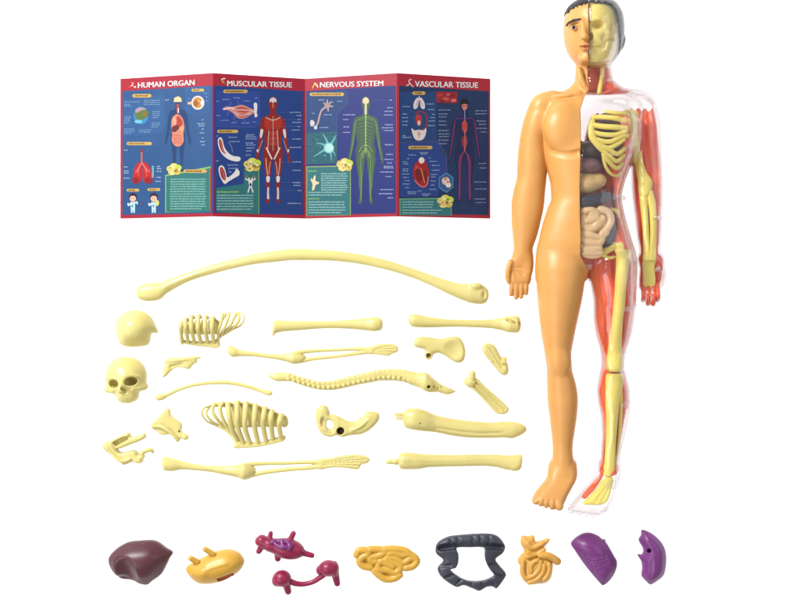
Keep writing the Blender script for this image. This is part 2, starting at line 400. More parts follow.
# lower jaw: a horseshoe lying on its side
def b(f):
    q = lambda p: px(p, 95, 400, 8)
    f.pillow(q([(72, 355), (100, 328), (140, 320), (200, 286), (262, 259), (284, 272), (282, 294), (372, 280), (392, 284), (400, 300), (370, 322), (290, 352), (200, 386), (150, 392), (90, 385)]), 8, 7, edge=2.5, sm=3)
    f.pillow(q([(72, 355), (120, 338), (150, 352), (172, 392), (210, 422), (290, 405), (330, 412), (345, 438), (378, 436), (398, 455), (384, 470), (382, 497), (340, 500), (308, 490), (250, 514), (222, 505), (160, 452), (80, 392)]), 9, 8, edge=2.5, sm=3, k=1)
    f.pillow(q([(150, 335), (215, 300), (250, 290), (275, 300), (262, 318), (205, 352), (180, 368), (160, 352)]), 20, 11, edge=3, k=1.5, sub=True, sm=3)
    f.path([(141, 453.5, 8, 2.2), (146, 451, 7, 1.8), (150.5, 450, 6, 1.8), (152.5, 453, 5, 1.2)], k=1.5)
    f.cone((143.5, 434.5, 6), (144.5, 436.5, 6), 1.6, 1.4, k=2)
    f.path([(107.5, 446, 17, 1.2), (115, 455, 18, 1.6), (124, 460, 18, 1.6), (132, 458, 18, 1)], k=2)
    f.path([(109, 450, 18, .7), (118, 458, 18, .7)], k=1.5, sub=True)
bone('jaw_bone', 'u shaped lower jaw bone lying on its side under the skull', 'jaw', (102, 430), (155, 466), b, 9, h=.6)

# shoulder blades
def b(f):
    P = [(167.5, 358.3), (180, 357.5), (195, 356.3), (200.5, 356.8), (200.6, 358.2), (196.5, 359.3), (197.2, 362.3), (194.6, 363.2), (191.5, 366.5), (188.6, 369.3), (182.5, 367.3), (175, 368), (170, 372), (165, 377), (162.4, 376), (164.4, 367.5)]
    f.pillow(P, 3.5, 2.6, edge=1.2, R=5, dome=1.4, sm=3)
    f.path([(166, 361, 6, 1.2), (180, 360, 7.2, 1.4), (196, 358, 6, 1.2)], k=2)
    f.path([(172, 366.5, 7, 1.4), (182, 364.5, 7.4, 1.2)], k=2, sub=True)
bone('shoulder_blade', 'small jagged shoulder blade just under the upper rib cage', 'bone', (162, 355), (202, 378), b, 4, h=.55, group='shoulder blades')
def b(f):
    P = px([(455, 190), (480, 168), (530, 110), (575, 65), (600, 75), (608, 120), (650, 155), (690, 180), (698, 215), (690, 235), (700, 258), (740, 280), (745, 310), (720, 318), (692, 306), (670, 328), (645, 325), (630, 292), (600, 273), (550, 280), (515, 270), (500, 250), (462, 230)], 95, 400, 8)
    f.pillow(P, 4, 2.6, edge=1.4, R=6, dome=1, sm=3)
    f.path([(153, 425.6, 7, 1.8), (162, 426, 9, 1.9), (169, 430, 9.4, 1.8), (175.5, 436, 8, 1.8), (178, 440, 6, 2)], k=2)
    f.path([(157, 423.5, 8.2, .8), (166, 425, 8.6, .9)], k=1.5, sub=True)
    f.cone((179.3, 431.2, 9), (180.3, 431.8, 3), 1, .9, k=.6, sub=True)
    f.ell((185, 436.5, 4), (3, 2.6, 3.6), k=2)
bone('shoulder_blade', 'triangular shoulder blade with a raised ridge, right of the jaw bone', 'bone', (151, 407), (189, 442), b, 4, h=.55, group='shoulder blades')

# thin curved bone
def b(f): f.path([(158.6, 397.4, 3.6, 3.2), (162, 396.8, 3.6, 3), (166, 395.2, 3.3, 2.1), (180, 388.9, 3.2, 1.8), (195, 384.6, 3.2, 1.8), (212.5, 382.6, 3.2, 1.9), (230, 382.8, 3.2, 1.9), (247.5, 386.3, 3.2, 1.8), (260, 390.4, 3.2, 1.8), (266, 392.2, 3.3, 2.3), (270, 393, 3.4, 2.6)])
bone('thin_bone', 'thinnest bone, slender and gently arched, between the skull and the spine', 'bone', (155, 380), (273, 401), b, 3.4, h=.55)

# straight long bones
def b(f):
    f.loft(level(rows([(385, 95, 175), (400, 78, 172), (430, 74, 163), (470, 76, 156), (580, 78, 148), (700, 80, 138)], 220, 310, 7.27)+rows([(150, 78, 133), (290, 70, 138), (400, 58, 148), (470, 50, 155), (508, 56, 150), (524, 72, 138), (531, 92, 120)], 310, 310, 7.27), 5.5))
    f.path([(275, 323, 6, 2.3), (274.5, 330, 5, 2.1), (273, 335, 3.4, 1.3)], k=2.5)
bone('straight_bone', 'straight bone with a hooked end, right of the upper rib cage', 'bone', (270, 315), (384, 338), b, 5.5, group='straight bones')
def b(f):
    f.loft(level(rows([(48, 86, 100), (58, 60, 122), (90, 53, 137), (150, 66, 139), (250, 82, 137), (350, 89, 134), (450, 91, 138), (550, 89, 143), (620, 79, 155), (680, 66, 170), (720, 70, 171), (738, 85, 158), (743, 100, 140)], 400, 305, 6.154), 6))
    f.path([(507, 319.5, 11.6, 1.2), (512, 322.5, 12.6, 1.1), (519, 324, 11, 1.2)], k=2, sub=True)
    f.ell((515, 319, 9.5), (4.5, 3.2, 3.4), k=1.5); f.ell((515.5, 327.4, 9), (4.4, 3.6, 4), k=1.5)
bone('straight_bone', 'straight bone with two knuckles at one end, above the hip bone with a socket ring', 'bone', (407, 312), (522, 335), b, 6, group='straight bones')

# two arms: upper bone, split forearm, hand
def arm(name, label, up, r1, r2, hand, fingers, mn, mx):
    sp = Spot((mn[0]+mx[0])/2, (mn[1]+mx[1])/2, 5); t = thing(name, sp, label, 'arm bones', 'arms made of bones')
    f = Field((*mn, 0), (*mx, 16), .6); f.loft(level(up, 5)); f.v = np.maximum(f.v, -f.G()[2]); emit('upper_arm_bone', f, BONE, sp, t)
    f = Field((*mn, 0), (*mx, 16), .6); f.path(r1, k=1.5); f.path(r2, k=1.5); f.v = np.maximum(f.v, -f.G()[2]); emit('forearm_bone', f, BONE, sp, t)
    f = Field((*mn, 0), (*mx, 16), .5); f.pillow(hand, 4, 2.6, edge=2, R=6, dome=.8, sm=3)
    for g in fingers: f.path([(*p, 7.2, .55) for p in g], k=.8, sub=True)
    emit('hand', f, BONE, sp, t)
arm('arm_bone', 'slender arm bone ending in a hand, lying across the rows above the spine',
    rows([(55, 283, 308), (70, 257, 330), (100, 266, 343), (140, 286, 338), (200, 298, 336), (300, 312, 345), (400, 320, 358), (480, 318, 375), (540, 308, 393), (580, 312, 388), (610, 325, 372), (625, 338, 355)], 220, 310, 7.27),
    [(294, 354, 5.5, 2.6), (303, 351.8, 5.4, 2.1), (320, 350.6, 5, 1.7), (338, 349.8, 5, 1.6), (356, 349, 5, 1.8), (368, 349.6, 4.6, 2.6)],
    [(294, 361.2, 5, 3), (302, 360.6, 5, 2.3), (312, 359, 5, 1.8), (335, 356.6, 4.6, 1.7), (352, 354.2, 4.6, 1.8), (367, 351.6, 4.6, 2.4)],
    [(364, 348), (370, 346.5), (377, 344.4), (386, 343.6), (393, 344), (397.5, 346.5), (398.2, 350.4), (395.4, 352.8), (391.5, 354), (388.6, 356), (381, 355), (374, 354.3), (366, 353.6)],
    [[(374, 349.4), (386, 346.4), (396, 346.3)], [(374, 350.5), (386, 349), (398, 348.8)], [(374, 351.6), (384, 351.4), (396, 351.8)], [(373, 352.6), (382, 353.2), (391, 354.2)]], (226, 341), (400, 367))
arm('arm_bone', 'slender arm bone with spread finger bones, at the bottom under the lower rib cage',
    rows([(49, 190, 222), (55, 165, 240), (75, 155, 258), (120, 165, 263), (200, 190, 252), (300, 211, 258), (400, 222, 268), (500, 225, 288), (600, 214, 308), (650, 203, 324), (685, 212, 318), (715, 225, 300), (730, 240, 280)], 155, 435, 7.27),
    [(243, 465.8, 6, 2.8), (252, 464, 5.6, 2.2), (268, 463.3, 5, 1.9), (287, 463, 5, 1.8), (306, 462.2, 5, 1.9), (322, 462.4, 4.6, 2.8)],
    [(245, 476, 5, 3.2), (254, 474.4, 5, 2.4), (266, 472.2, 5, 2.1), (287, 469.6, 4.6, 2), (305, 468.2, 4.6, 2), (322, 466, 4.6, 2.6)],
    [(317, 459.6), (327, 458.4), (336, 456.6), (346, 455.2), (355, 454.5), (362, 455.2), (368.5, 457.4), (369.4, 461), (366, 463.6), (361.5, 464.6), (360, 467), (357.5, 469.4), (350, 468.6), (342, 467.6), (330, 467.8), (318, 469.4)],
    [[(322, 462.2), (340, 459), (358, 457)], [(325, 463), (345, 460.6), (368, 459)], [(325, 464), (345, 462.6), (367, 462)], [(324, 465), (345, 464.8), (362, 466)]], (160, 452), (371, 482))

# spine
def b(f):
    R = rows([(65, 197, 220), (85, 190, 226), (110, 186, 240), (150, 181, 252), (230, 182, 250), (300, 205, 270), (400, 232, 302), (480, 250, 318), (560, 245, 322), (650, 225, 310), (750, 200, 287)], 260, 350, 8)+ \
        rows([(0, 190, 276), (60, 175, 265), (100, 165, 258), (160, 155, 246), (250, 150, 245), (350, 155, 256), (400, 166, 275), (470, 180, 300), (520, 180, 326), (560, 206, 338), (620, 250, 336), (650, 275, 345), (700, 295, 356), (750, 318, 342), (766, 326, 335)], 360, 350, 8)
    f.loft(level(R, 5.2))
    for i in range(27):                                              # vertebrae: low wings along both sides and a stepped ridge
        x = 289+i*5.0; j = np.argmin([abs(r[0]-x) for r in R]); lo = np.interp(x, [r[0] for r in R], [r[1] for r in R]); hi = np.interp(x, [r[0] for r in R], [r[2] for r in R])
        f.ell((x, lo*.28+hi*.72, 9.4), (1.7, 1.5, 2.0), k=.6)
        f.cone((x+2.4, hi+.5, 8), (x+2.6, hi*.62+lo*.38, 10.6), .75, .6, k=.8, sub=True)
        f.ell((x, lo*.8+hi*.2, 9.0), (2.0, 1.6, .9), k=1.8)
    f.ell((425, 377, 6), (5.5, 4.5, 3.5), k=2)
    f.cone((428.5, 386.2, 14), (428.5, 386.2, 5), 1.8, 1.3, k=.5, sub=True)
    for x, y in ((434, 386.5), (438, 388), (441.5, 386.8)): f.cone((x, y, 12), (x, y, 6), .7, .6, k=.4, sub=True)
bone('spine', 'wavy spine with a row of little vertebra knobs and a pointed tail bone', 'spine', (267, 367), (457, 395), b, 5.2, h=.5)

# hip bones
def hip_a():
    mn, mx = (411, 335), (467, 365); f = Field((*mn, 0), (*mx, 26), .6)
    P = px([(85, 235), (95, 207), (130, 195), (190, 200), (250, 208), (320, 195), (365, 200), (390, 235), (402, 285), (395, 335), (370, 355), (335, 350), (290, 320), (250, 298), (228, 295), (205, 300), (165, 285), (150, 272), (120, 265), (90, 255)], 400, 305, 6.154)
    f.pillow(P, 6, 4, edge=3, R=7, dome=2.4, sm=3)
    f.cone((430, 349, 6), (428.6, 355.5, 7), 4.6, 4.2, k=2)
    f.ell((454, 349, 15), (9, 9, 5), k=4, sub=True)
    f.cone((428.6, 356.5, 16), (428.6, 355, 6), 2.6, 2.3, k=.7, sub=True)
    f.v = np.maximum(f.v, -f.G()[2]); sp = Spot(439, 350, 7)
    t = thing('hip_bone', sp, 'hip bone with a broad flared wing and a ringed socket stub', 'hip bone', 'hip bones'); emit('wing', f, BONE, sp, t)
    g = Field((425, 351, 4), (432, 359, 10), .5); g.ell((428.6, 355.2, 6.2), (2.6, 2.4, 1.4)); emit('socket', g, plastic('socket_shade', (150, 122, 60), rough=.6), sp, t)  # brown plug whose colour stands in for shade in the stub's hole
hip_a()
def hip_b():
    mn, mx = (315, 403), (381, 438); f = Field((*mn, 0), (*mx, 26), .6); q = lambda p: px(p, 300, 390, 8)
    f.pillow(q([(135, 180), (150, 138), (180, 120), (214, 130), (234, 165), (242, 200), (290, 205), (340, 225), (390, 248), (440, 250), (468, 238), (476, 212), (490, 224), (512, 204), (526, 176), (570, 170), (620, 180), (636, 210), (625, 250), (590, 290), (540, 330), (480, 355), (400, 362), (340, 376), (290, 362), (220, 350), (170, 332), (145, 302), (135, 250)]), 7, 4.5, edge=3, R=7, dome=2.5, sm=3)
    f.path([(319, 410, 8, 2.6), (318.6, 420, 9.5, 2.6), (323, 431, 10, 2.6), (331, 434, 10.5, 2.4), (337, 430, 12, 2.4), (338.5, 420, 11, 2.4), (333, 416.5, 10, 2.2), (325, 417, 10, 2)], k=2.5)
    f.pillow(q([(208, 262), (220, 240), (240, 236), (262, 252), (268, 282), (260, 308), (240, 318), (216, 306), (205, 284)]), 8, 20, edge=1, sub=True, sm=3, k=2.5)
    f.ell((323.5, 422, 15), (3.2, 5.5, 5), k=2, sub=True)
    f.cone((341, 430.5, 18), (340.4, 431, 5), 4.3, 3.2, k=.8, sub=True)
    f.path([(352, 430, 13.5, 1), (362, 425, 14.5, 1.2), (373, 415, 12, 1)], k=3)
    f.v = np.maximum(f.v, -f.G()[2]); sp = Spot(348, 420, 8)
    t = thing('hip_bone', sp, 'hip bone with a round window, a dark hip socket and a curled end', 'hip bone', 'hip bones'); emit('wing', f, BONE, sp, t)
    g = Field((335, 425, 2), (346, 437, 12), .5); g.ell((340.6, 430.9, 6.6), (3.7, 3.1, 2.6)); emit('socket', g, SOCKET_SHADE, sp, t)  # dark plug painted as the shade deep in the socket
hip_b()

# foot bones
def foot(label, body, peg, ridges, mn, mx, sp):
    t = thing('foot_bone', sp, label, 'foot bone', 'foot bones')
    f = Field((*mn, 0), (*mx, 24), .55); body(f); f.v = np.maximum(f.v, -f.G()[2]); emit('sole', f, BONE, sp, t)
    g = Field((*mn, 0), (*mx, 26), .55); peg(g); emit('peg', g, BONE, sp, t)
def fb(f):
    P = px([(213, 80), (232, 58), (265, 54), (300, 75), (322, 112), (345, 155), (375, 180), (388, 215), (390, 245), (376, 268), (345, 266), (310, 230), (268, 180), (225, 125)], 450, 335, 6.667)
    f.pillow(P, 4.5, 3.5, edge=3, R=6, dome=2, sm=3)
    f.path([(486, 346, 10.2, .7), (494, 358, 10.6, .6), (500, 367, 10, .6)], k=1.5); f.path([(484.5, 350, 9.6, .7), (492, 361, 10, .6)], k=1.5)
def fp(g): g.box((503.6, 360.3, 9), (2.5, 3.6, 5), rot=12, rd=1.4); g.ell((505, 367, 8), (3.2, 6, 4), rot=-8, k=2.5)
foot('short rounded foot bone with an upright peg, below the knuckled straight bone', fb, fp, None, (481, 342), (509, 376), Spot(495, 359, 6))
def fb(f):
    P = px([(118, 280), (175, 288), (200, 305), (250, 360), (320, 415), (385, 480), (391, 505), (370, 526), (330, 527), (295, 510), (230, 440), (160, 370), (100, 332), (95, 300)], 450, 335, 6.667)
    f.pillow(P, 4, 3, edge=2, R=5, dome=1, sm=3)
    f.ell((471, 382, 7), (6, 5.5, 5), k=2)
    for a, c in (((176, 300), (378, 488)), ((165, 330), (355, 505)), ((145, 345), (315, 508))):
        p, q = px([a, c], 450, 335, 6.667); f.path([(*p, 8.6, 1.2), ((p[0]+q[0])/2, (p[1]+q[1])/2-.6, 8.2, 1.2), (*q, 6.4, 1.5)], k=.8)
    for a, c in (((172, 318), (368, 500)), ((158, 342), (330, 508))):
        p, q = px([a, c], 450, 335, 6.667); f.path([(*p, 9, .6), (*q, 7.6, .7)], k=.6, sub=True)
def fp(g): g.cone((472.4, 378, 9), (472.2, 373.4, 10), 3.3, 3.2); g.cone((472.2, 372.3, 10.4), (472.2, 371.8, 10.6), 1.8, 1.5, k=1)
foot('longer foot bone with toe ridges and a round peg, right of the spine', fb, fp, None, (463, 368), (511, 416), Spot(487, 393, 6))

# lower leg bones with plug pegs
def leg(label, R, zc, peg, extra, mn, mx, sp):
    t = thing('lower_leg_bone', sp, label, 'leg bone', 'lower leg bones')
    f = Field((*mn, 0), (*mx, 26), .7); f.loft(level(R, zc), pw=2.3); extra(f); f.v = np.maximum(f.v, -f.G()[2]); emit('shaft', f, BONE, sp, t)
    g = Field((*mn, 0), (*mx, 26), .5); peg(g); emit('peg', g, BONE, sp, t); return t
def ex(f):
    f.path([(437, 431, 7, 1.4), (455, 434.6, 7, 1.6), (475, 436.2, 7, 1.7), (496, 436.4, 7, 1.6), (508, 434.6, 7, 1.4)], k=1)
    f.groove([(436, 427.5), (458, 431), (478, 432.8), (502, 432.6)], 1.3, .55, k=1.5)
    f.cone((420.2, 422.8, 24), (420.2, 422.8, 12), .8, .7, sub=True)
def pg(g):
    g.box((400.5, 414.3, 8.5), (6, 1.6, 3.5), rd=.6); g.box((400.8, 418.2, 8.5), (5.2, 1.5, 3), rd=.6)
leg('lower leg bone with a forked plug and a tiny dark hole', rows([(123, 75, 132), (128, 62, 140), (142, 46, 150), (190, 42, 160), (240, 54, 166), (300, 80, 173), (400, 100, 192), (500, 112, 202), (600, 119, 202), (655, 115, 200), (700, 114, 205), (740, 121, 192), (770, 136, 175), (781, 148, 163)], 380, 400, 5.333), 8, pg, ex, (393, 405), (528, 441), Spot(460, 424, 8))
def ex(f): f.ell((515, 466, 8), (6, 4.5, 6), k=3); f.bead([(404, 459), (430, 460), (470, 459.5)], 1.2, .25, k=2.5)
def pg(g): g.cone((388, 461.8, 7.6), (400, 461.5, 7.6), 2.4, 2.6); g.cone((395.5, 461.6, 7.6), (397, 461.6, 7.6), 3.2, 3.2, k=.6)
leg('lower leg bone with a round plug and a square cut end', rows([(98, 300, 345), (104, 286, 362), (130, 279, 370), (200, 284, 369), (260, 290, 359), (400, 292, 355), (550, 290, 352), (620, 291, 358), (680, 294, 372), (728, 291, 374), (750, 290, 362), (758, 290, 335)], 380, 400, 5.333), 7.6, pg, ex, (385, 450), (525, 473), Spot(455, 461, 7.6))

# half rib cages: a breastbone strip, ribs that arch up from it, broad rib backs behind
def ribcage(label, strip, ribs, backs, mn, mx, sp):
    t = thing('rib_cage', sp, label, 'rib cage', 'half rib cages')
    f = Field((*mn, 0), (*mx, 34), .55)
    for P in strip: f.pillow(P, 4, 3, edge=1.6, sm=3, k=1)
    emit('breastbone', f, BONE, sp, t)
    for r in ribs:
        p = np.array(r, float); f = Field(p[:, :3].min(0)-4, p[:, :3].max(0)+4, .5); f.path(r, n=6, zs=1.2); emit('rib', f, BONE, sp, t)
    f = Field((*mn, 0), (*mx, 34), .55)
    for r in backs: f.path(r, k=.6, n=5)
    emit('rib_back', f, BONE, sp, t)
q = lambda x, y: (170+x/8, 300+y/8)
ribs = []
for x0, x1, xt, yt in ((95, 98, 104, 185), (145, 142, 135, 160), (195, 188, 182, 138), (248, 238, 238, 135), (300, 296, 294, 140), (350, 348, 350, 150)):
    a, b_, c, d = q(x0, 345), q(x1, 270), q((x1+xt)/2, 210), q(xt, yt)
    ribs.append([(*a, 6, 1.7), (*b_, 15, 1.9), (*c, 20, 2.2), (*d, 18, 2.1), (d[0]+.6, d[1]-1.0, 12, 1.8), (d[0]+1, d[1]+.5, 6, 1.5)])
for p in (((385, 320), (395, 250), (418, 170), (425, 110)), ((400, 295), (440, 225), (470, 150), (480, 100)), ((430, 270), (490, 200), (520, 140), (540, 100)), ((470, 245), (530, 200), (560, 150), (545, 98)), ((500, 235), (565, 205), (597, 160), (590, 118), (555, 100))):
    n = len(p); ribs.append([(*q(*v), 6+10*math.sin(math.pi*min(1, i/(n-1)*.8)), 1.45 if n == 4 else 1.0) for i, v in enumerate(p)])
backs = [[(*q(x, 175 if x > 120 else 195), 3.2, 2.6), (*q(x+4, 225), 2.6, 3.0), (*q(x+6, 255), 2.4, 2.8)] for x in (112, 160, 210, 262, 320, 366)]
backs += [[(*q(100, 258), 2.4, 1.3), (*q(240, 266), 2.4, 1.3), (*q(385, 262), 2.4, 1.4)], [(*q(360, 235), 3, 2), (*q(430, 130), 3, 1.4), (*q(440, 108), 3, 1.2)]]
ribcage('upper rib cage half, ribs fanned out to the right, right of the skull cap',
        [[q(*v) for v in ((70, 300), (95, 296), (110, 318), (200, 330), (300, 328), (370, 318), (392, 330), (388, 380), (300, 378), (180, 364), (100, 345), (68, 328))], [q(*v) for v in ((355, 335), (385, 290), (440, 250), (520, 205), (530, 222), (450, 275), (395, 310), (385, 375))]],
        ribs, backs, (177, 309), (247, 350), Spot(210, 332, 8))
q = lambda x, y: (195+x/8, 390+y/8)
ribs = []
for p in (((340, 405), (300, 300), (285, 200), (272, 112)), ((388, 425), (350, 300), (348, 200), (345, 102)), ((440, 430), (408, 305), (412, 200), (415, 108)), ((505, 425), (484, 300), (486, 210), (490, 128)),
          ((568, 415), (552, 290), (558, 210), (565, 150)), ((622, 395), (616, 290), (616, 220), (620, 172)), ((690, 385), (680, 300), (686, 240), (694, 202))):
    ribs.append([(*q(*p[0]), 6, 2.2), (*q(*p[1]), 15, 2.5), (*q(*p[2]), 20, 2.7), (*q(*p[3]), 17, 2.5), (q(*p[3])[0]+.8, q(*p[3])[1]-.4, 11, 2.0), (q(*p[3])[0]+1.2, q(*p[3])[1]+.8, 5, 1.8)])
for p, r in ((((300, 360), (235, 250), (205, 150), (225, 100)), 1.9), (((240, 310), (180, 230), (145, 160), (160, 112)), 1.6), (((190, 290), (130, 240), (95, 180), (120, 128)), 1.3), (((160, 285), (95, 245), (62, 185), (80, 140), (140, 120)), 1.0)):
    n = len(p); ribs.append([(*q(*v), 5+9*math.sin(math.pi*min(1, i/(n-1)*.85)), r) for i, v in enumerate(p)])
backs = [[(*q(x, y), 3.2, 3.0), (*q(x+2, (y+290)/2), 2.6, 3.6), (*q(x+2, 278), 2.4, 3.2)] for x, y in ((312, 125), (378, 118), (446, 125), (520, 150), (590, 175), (650, 205), (712, 225))]
backs += [[(*q(300, 298), 2.4, 1.2), (*q(500, 290), 2.4, 1.2), (*q(712, 285), 2.4, 1.4)], [(*q(150, 118), 4, 2.2), (*q(235, 120), 4, 2.6), (*q(310, 120), 4, 2)]]
ribcage('lower rib cage half, ribs fanned out to the left, above the arm with spread fingers',
        [[q(*v) for v in ((302, 465), (328, 425), (400, 412), (500, 422), (600, 395), (700, 368), (722, 372), (716, 405), (660, 425), (520, 455), (400, 466))], [q(*v) for v in ((330, 455), (290, 385), (225, 325), (135, 280), (150, 262), (235, 295), (320, 355), (370, 420))]],
        ribs, backs, (201, 399), (287, 451), Spot(244, 425, 8))
# ------------------------------------------------------------------ loose organs
def organ(name, label, cat, mat, mn, mx, build, zm, h=.6, zt=30, group=None):
    f = Field((*mn, 0), (*mx, zt), h); build(f); f.v = np.maximum(f.v, -f.G()[2]); sp = Spot((mn[0]+mx[0])/2, (mn[1]+mx[1])/2, zm)
    o = emit(name, f, mat, sp); tag(o, label, cat, group); return o
def b(f):
    q = lambda p: px(p, 100, 520, 8.575)
    f.pillow(q([(63, 350), (85, 300), (150, 240), (240, 195), (350, 183), (440, 180), (500, 200), (560, 245), (617, 285), (590, 335), (545, 430), (510, 480), (440, 530), (405, 560), (370, 562), (310, 545), (250, 525), (165, 517), (120, 470), (80, 410)]), 2.5, 2.5, edge=2, R=24, dome=20, flat=True)
    f.path([(123, 564, 27, 5), (126, 574, 23, 5), (128, 586, 16, 5)], k=10, sub=True)
    f.ell((142.5, 542.2, 13), (1.6, 1.2, 4), k=.5, sub=True)
    f.ell((121, 579, 10), (6, 2.6, 5), k=4, sub=True)
organ('liver', 'maroon liver with a pointed corner, first of the organs at the bottom', 'organ', LIVERM, (106, 540), (173, 586), b, 11)
def stomach():
    mn, mx = (184, 543), (246, 586); sp = Spot(215, 566, 11); q = lambda p: px(p, 175, 520, 8.575)
    t = thing('stomach', sp, 'yellow pouch shaped stomach with two tube stubs and a brown slot', 'organ')
    f = Field((*mn, 0), (*mx, 30), .6)
    f.pillow(q([(86, 430), (110, 392), (200, 345), (320, 285), (400, 262), (470, 260), (540, 285), (580, 330), (590, 370), (560, 430), (500, 480), (400, 530), (300, 552), (210, 552), (150, 520), (105, 470)]), 4, 4, edge=4, R=19, dome=14, flat=True)
    f.bead([(204, 571), (215, 566), (228, 562)], 2.4, .6, k=5)
    f.box((225.6, 577, 12), (8.6, 2.0, 9), rot=-20, rd=.3, k=.5, sub=True)
    f.v = np.maximum(f.v, -f.G()[2]); emit('pouch', f, YORG, sp, t)
    for a, c, r in (((197.5, 561.5, 13), (191.6, 557.4, 16), 3.1), ((213.5, 553.8, 13), (205.8, 548.2, 16), 3.0)):
        g = Field((*mn, 0), (*mx, 30), .5); g.cone(a, c, r, r-.3); emit('tube_stub', g, YORG, sp, t)
    g = Field((*mn, 0), (*mx, 30), .5); g.box((225.6, 577, 5.5), (8.2, 1.7, 4.4), rot=-20, rd=.3); emit('slot', g, SLOT, sp, t)
stomach()
def heart():
    mn, mx = (253, 529), (316, 565); sp = Spot(284, 547, 10); q = lambda x, y: (245+x/7.79, 520+y/7.79)
    t = thing('heart', sp, 'crimson heart with violet vessels on top and short stubs all round', 'organ')
    f = Field((*mn, 0), (*mx, 30), .55)
    f.ell((*q(330, 225), 9), (17.5, 10.4, 10), rot=12); f.ell((*q(195, 195), 8.5), (9.5, 7, 8), rot=20, k=4); f.ell((*q(130, 165), 8), (6, 6.2, 7), k=3)
    f.cone((*q(130, 205), 7), (*q(104, 250), 6), 3.4, 2.8, k=2); f.ell((*q(95, 170), 8), (2.4, 3.4, 3), k=2)
    f.cone((*q(188, 160), 9), (*q(200, 104), 9), 2.7, 2.3, k=1.5); f.cone((*q(345, 170), 9), (*q(376, 106), 9), 3.0, 2.7, k=1.5)
    f.cone((*q(255, 285), 7), (*q(252, 306), 6), 3.6, 3.2, k=2.5); f.cone((*q(435, 255), 8), (*q(522, 280), 7), 3.2, 2.7, k=2)
    f.cone((*q(534, 284), 7), (*q(523, 280), 7), 1.3, 1.3, k=.4, sub=True)
    f.v = np.maximum(f.v, -f.G()[2]); emit('muscle', f, HEARTM, sp, t)
    g = Field((*mn, 0), (*mx, 30), .45)
    for c in ([(212, 168), (250, 160), (290, 160), (330, 165), (368, 178)], [(225, 160), (255, 190), (300, 205)], [(290, 160), (300, 190), (330, 200), (365, 195)], [(340, 165), (355, 195), (350, 215)]):
        pts = [(*q(*v), (f.top(*q(*v)) or 12)+.3, 2.1) for v in c]; g.path(pts, k=1.5)
    emit('vessels', g, VESSEL, sp, t)
heart()
def kidneys():
    mn, mx = (272, 558), (341, 596); sp = Spot(306, 577, 9); q = lambda x, y: (245+x/7.79, 520+y/7.79)
    t = thing('kidneys', sp, 'crimson pair of kidneys joined by a sagging tube', 'organ')
    for L in (0, 1):
        f = Field((*mn, 0), (*mx, 28), .55)
        if L == 0: f.ell((*q(288, 455), 9), (9.3, 8.4, 9)); f.ell((*q(240, 480), 7), (4, 5, 6), k=3); f.cone((*q(322, 510), 7), (*q(334, 562), 5.5), 3.9, 3.3, k=2)
        else: f.ell((*q(650, 375), 9.5), (9.8, 8.2, 9.4)); f.ell((*q(580, 395), 7), (3.6, 4.4, 5), k=3); f.ell((*q(700, 385), 8), (4, 8, 7), k=2); f.cone((*q(704, 435), 7), (*q(717, 500), 5.5), 3.8, 3.1, k=2)
        f.v = np.maximum(f.v, -f.G()[2]); emit('kidney', f, HEARTM, sp, t)
    g = Field((*mn, 0), (*mx, 28), .55); g.path([(*q(340, 475), 8, 3), (*q(395, 498), 7, 2.7), (*q(460, 503), 6.5, 2.4), (*q(530, 485), 6.5, 2.4), (*q(590, 445), 7.5, 2.7), (*q(630, 415), 8, 2.8)]); emit('tube', g, HEARTM, sp, t)
kidneys()
def coils(f, base, loops, z, r, x0, y0, k, edge=3.5, R=16, dome=5, groove=.9):
    f.pillow(px(base, x0, y0, k), 0, z*.55, edge=edge, R=R, dome=dome, flat=True)
    for c in loops: f.path([(*p, z, r) for p in px(c, x0, y0, k)], k=.35)
def b(f):
    coils(f, [(80, 300), (112, 250), (170, 238), (330, 236), (510, 240), (568, 282), (630, 332), (630, 370), (580, 415), (495, 440), (485, 488), (438, 510), (360, 522), (302, 496), (255, 458), (222, 430), (135, 405), (110, 360)],
          [[(100, 300), (120, 262), (180, 262), (200, 290), (150, 320), (125, 350), (150, 390), (220, 408)], [(215, 250), (300, 252), (340, 275), (290, 305), (215, 325), (240, 355), (270, 350)], [(340, 250), (430, 248), (500, 258), (545, 285), (490, 300), (420, 280), (370, 290)],
           [(360, 320), (430, 330), (500, 365), (560, 330), (600, 320)], [(520, 410), (580, 395), (615, 350), (585, 310), (550, 290)], [(410, 400), (350, 370), (310, 350), (285, 380), (300, 420), (370, 430), (430, 450), (470, 420), (470, 390), (420, 365), (350, 335)], [(250, 430), (290, 470), (350, 505), (420, 500), (470, 470)]], 8.5, 3.5, 345, 520, 8.575)
organ('small_intestine', 'golden tangle of coiled gut, left of the dark gut frame', 'organ', YORG, (353, 546), (420, 583), b, 8, h=.5, zt=22)
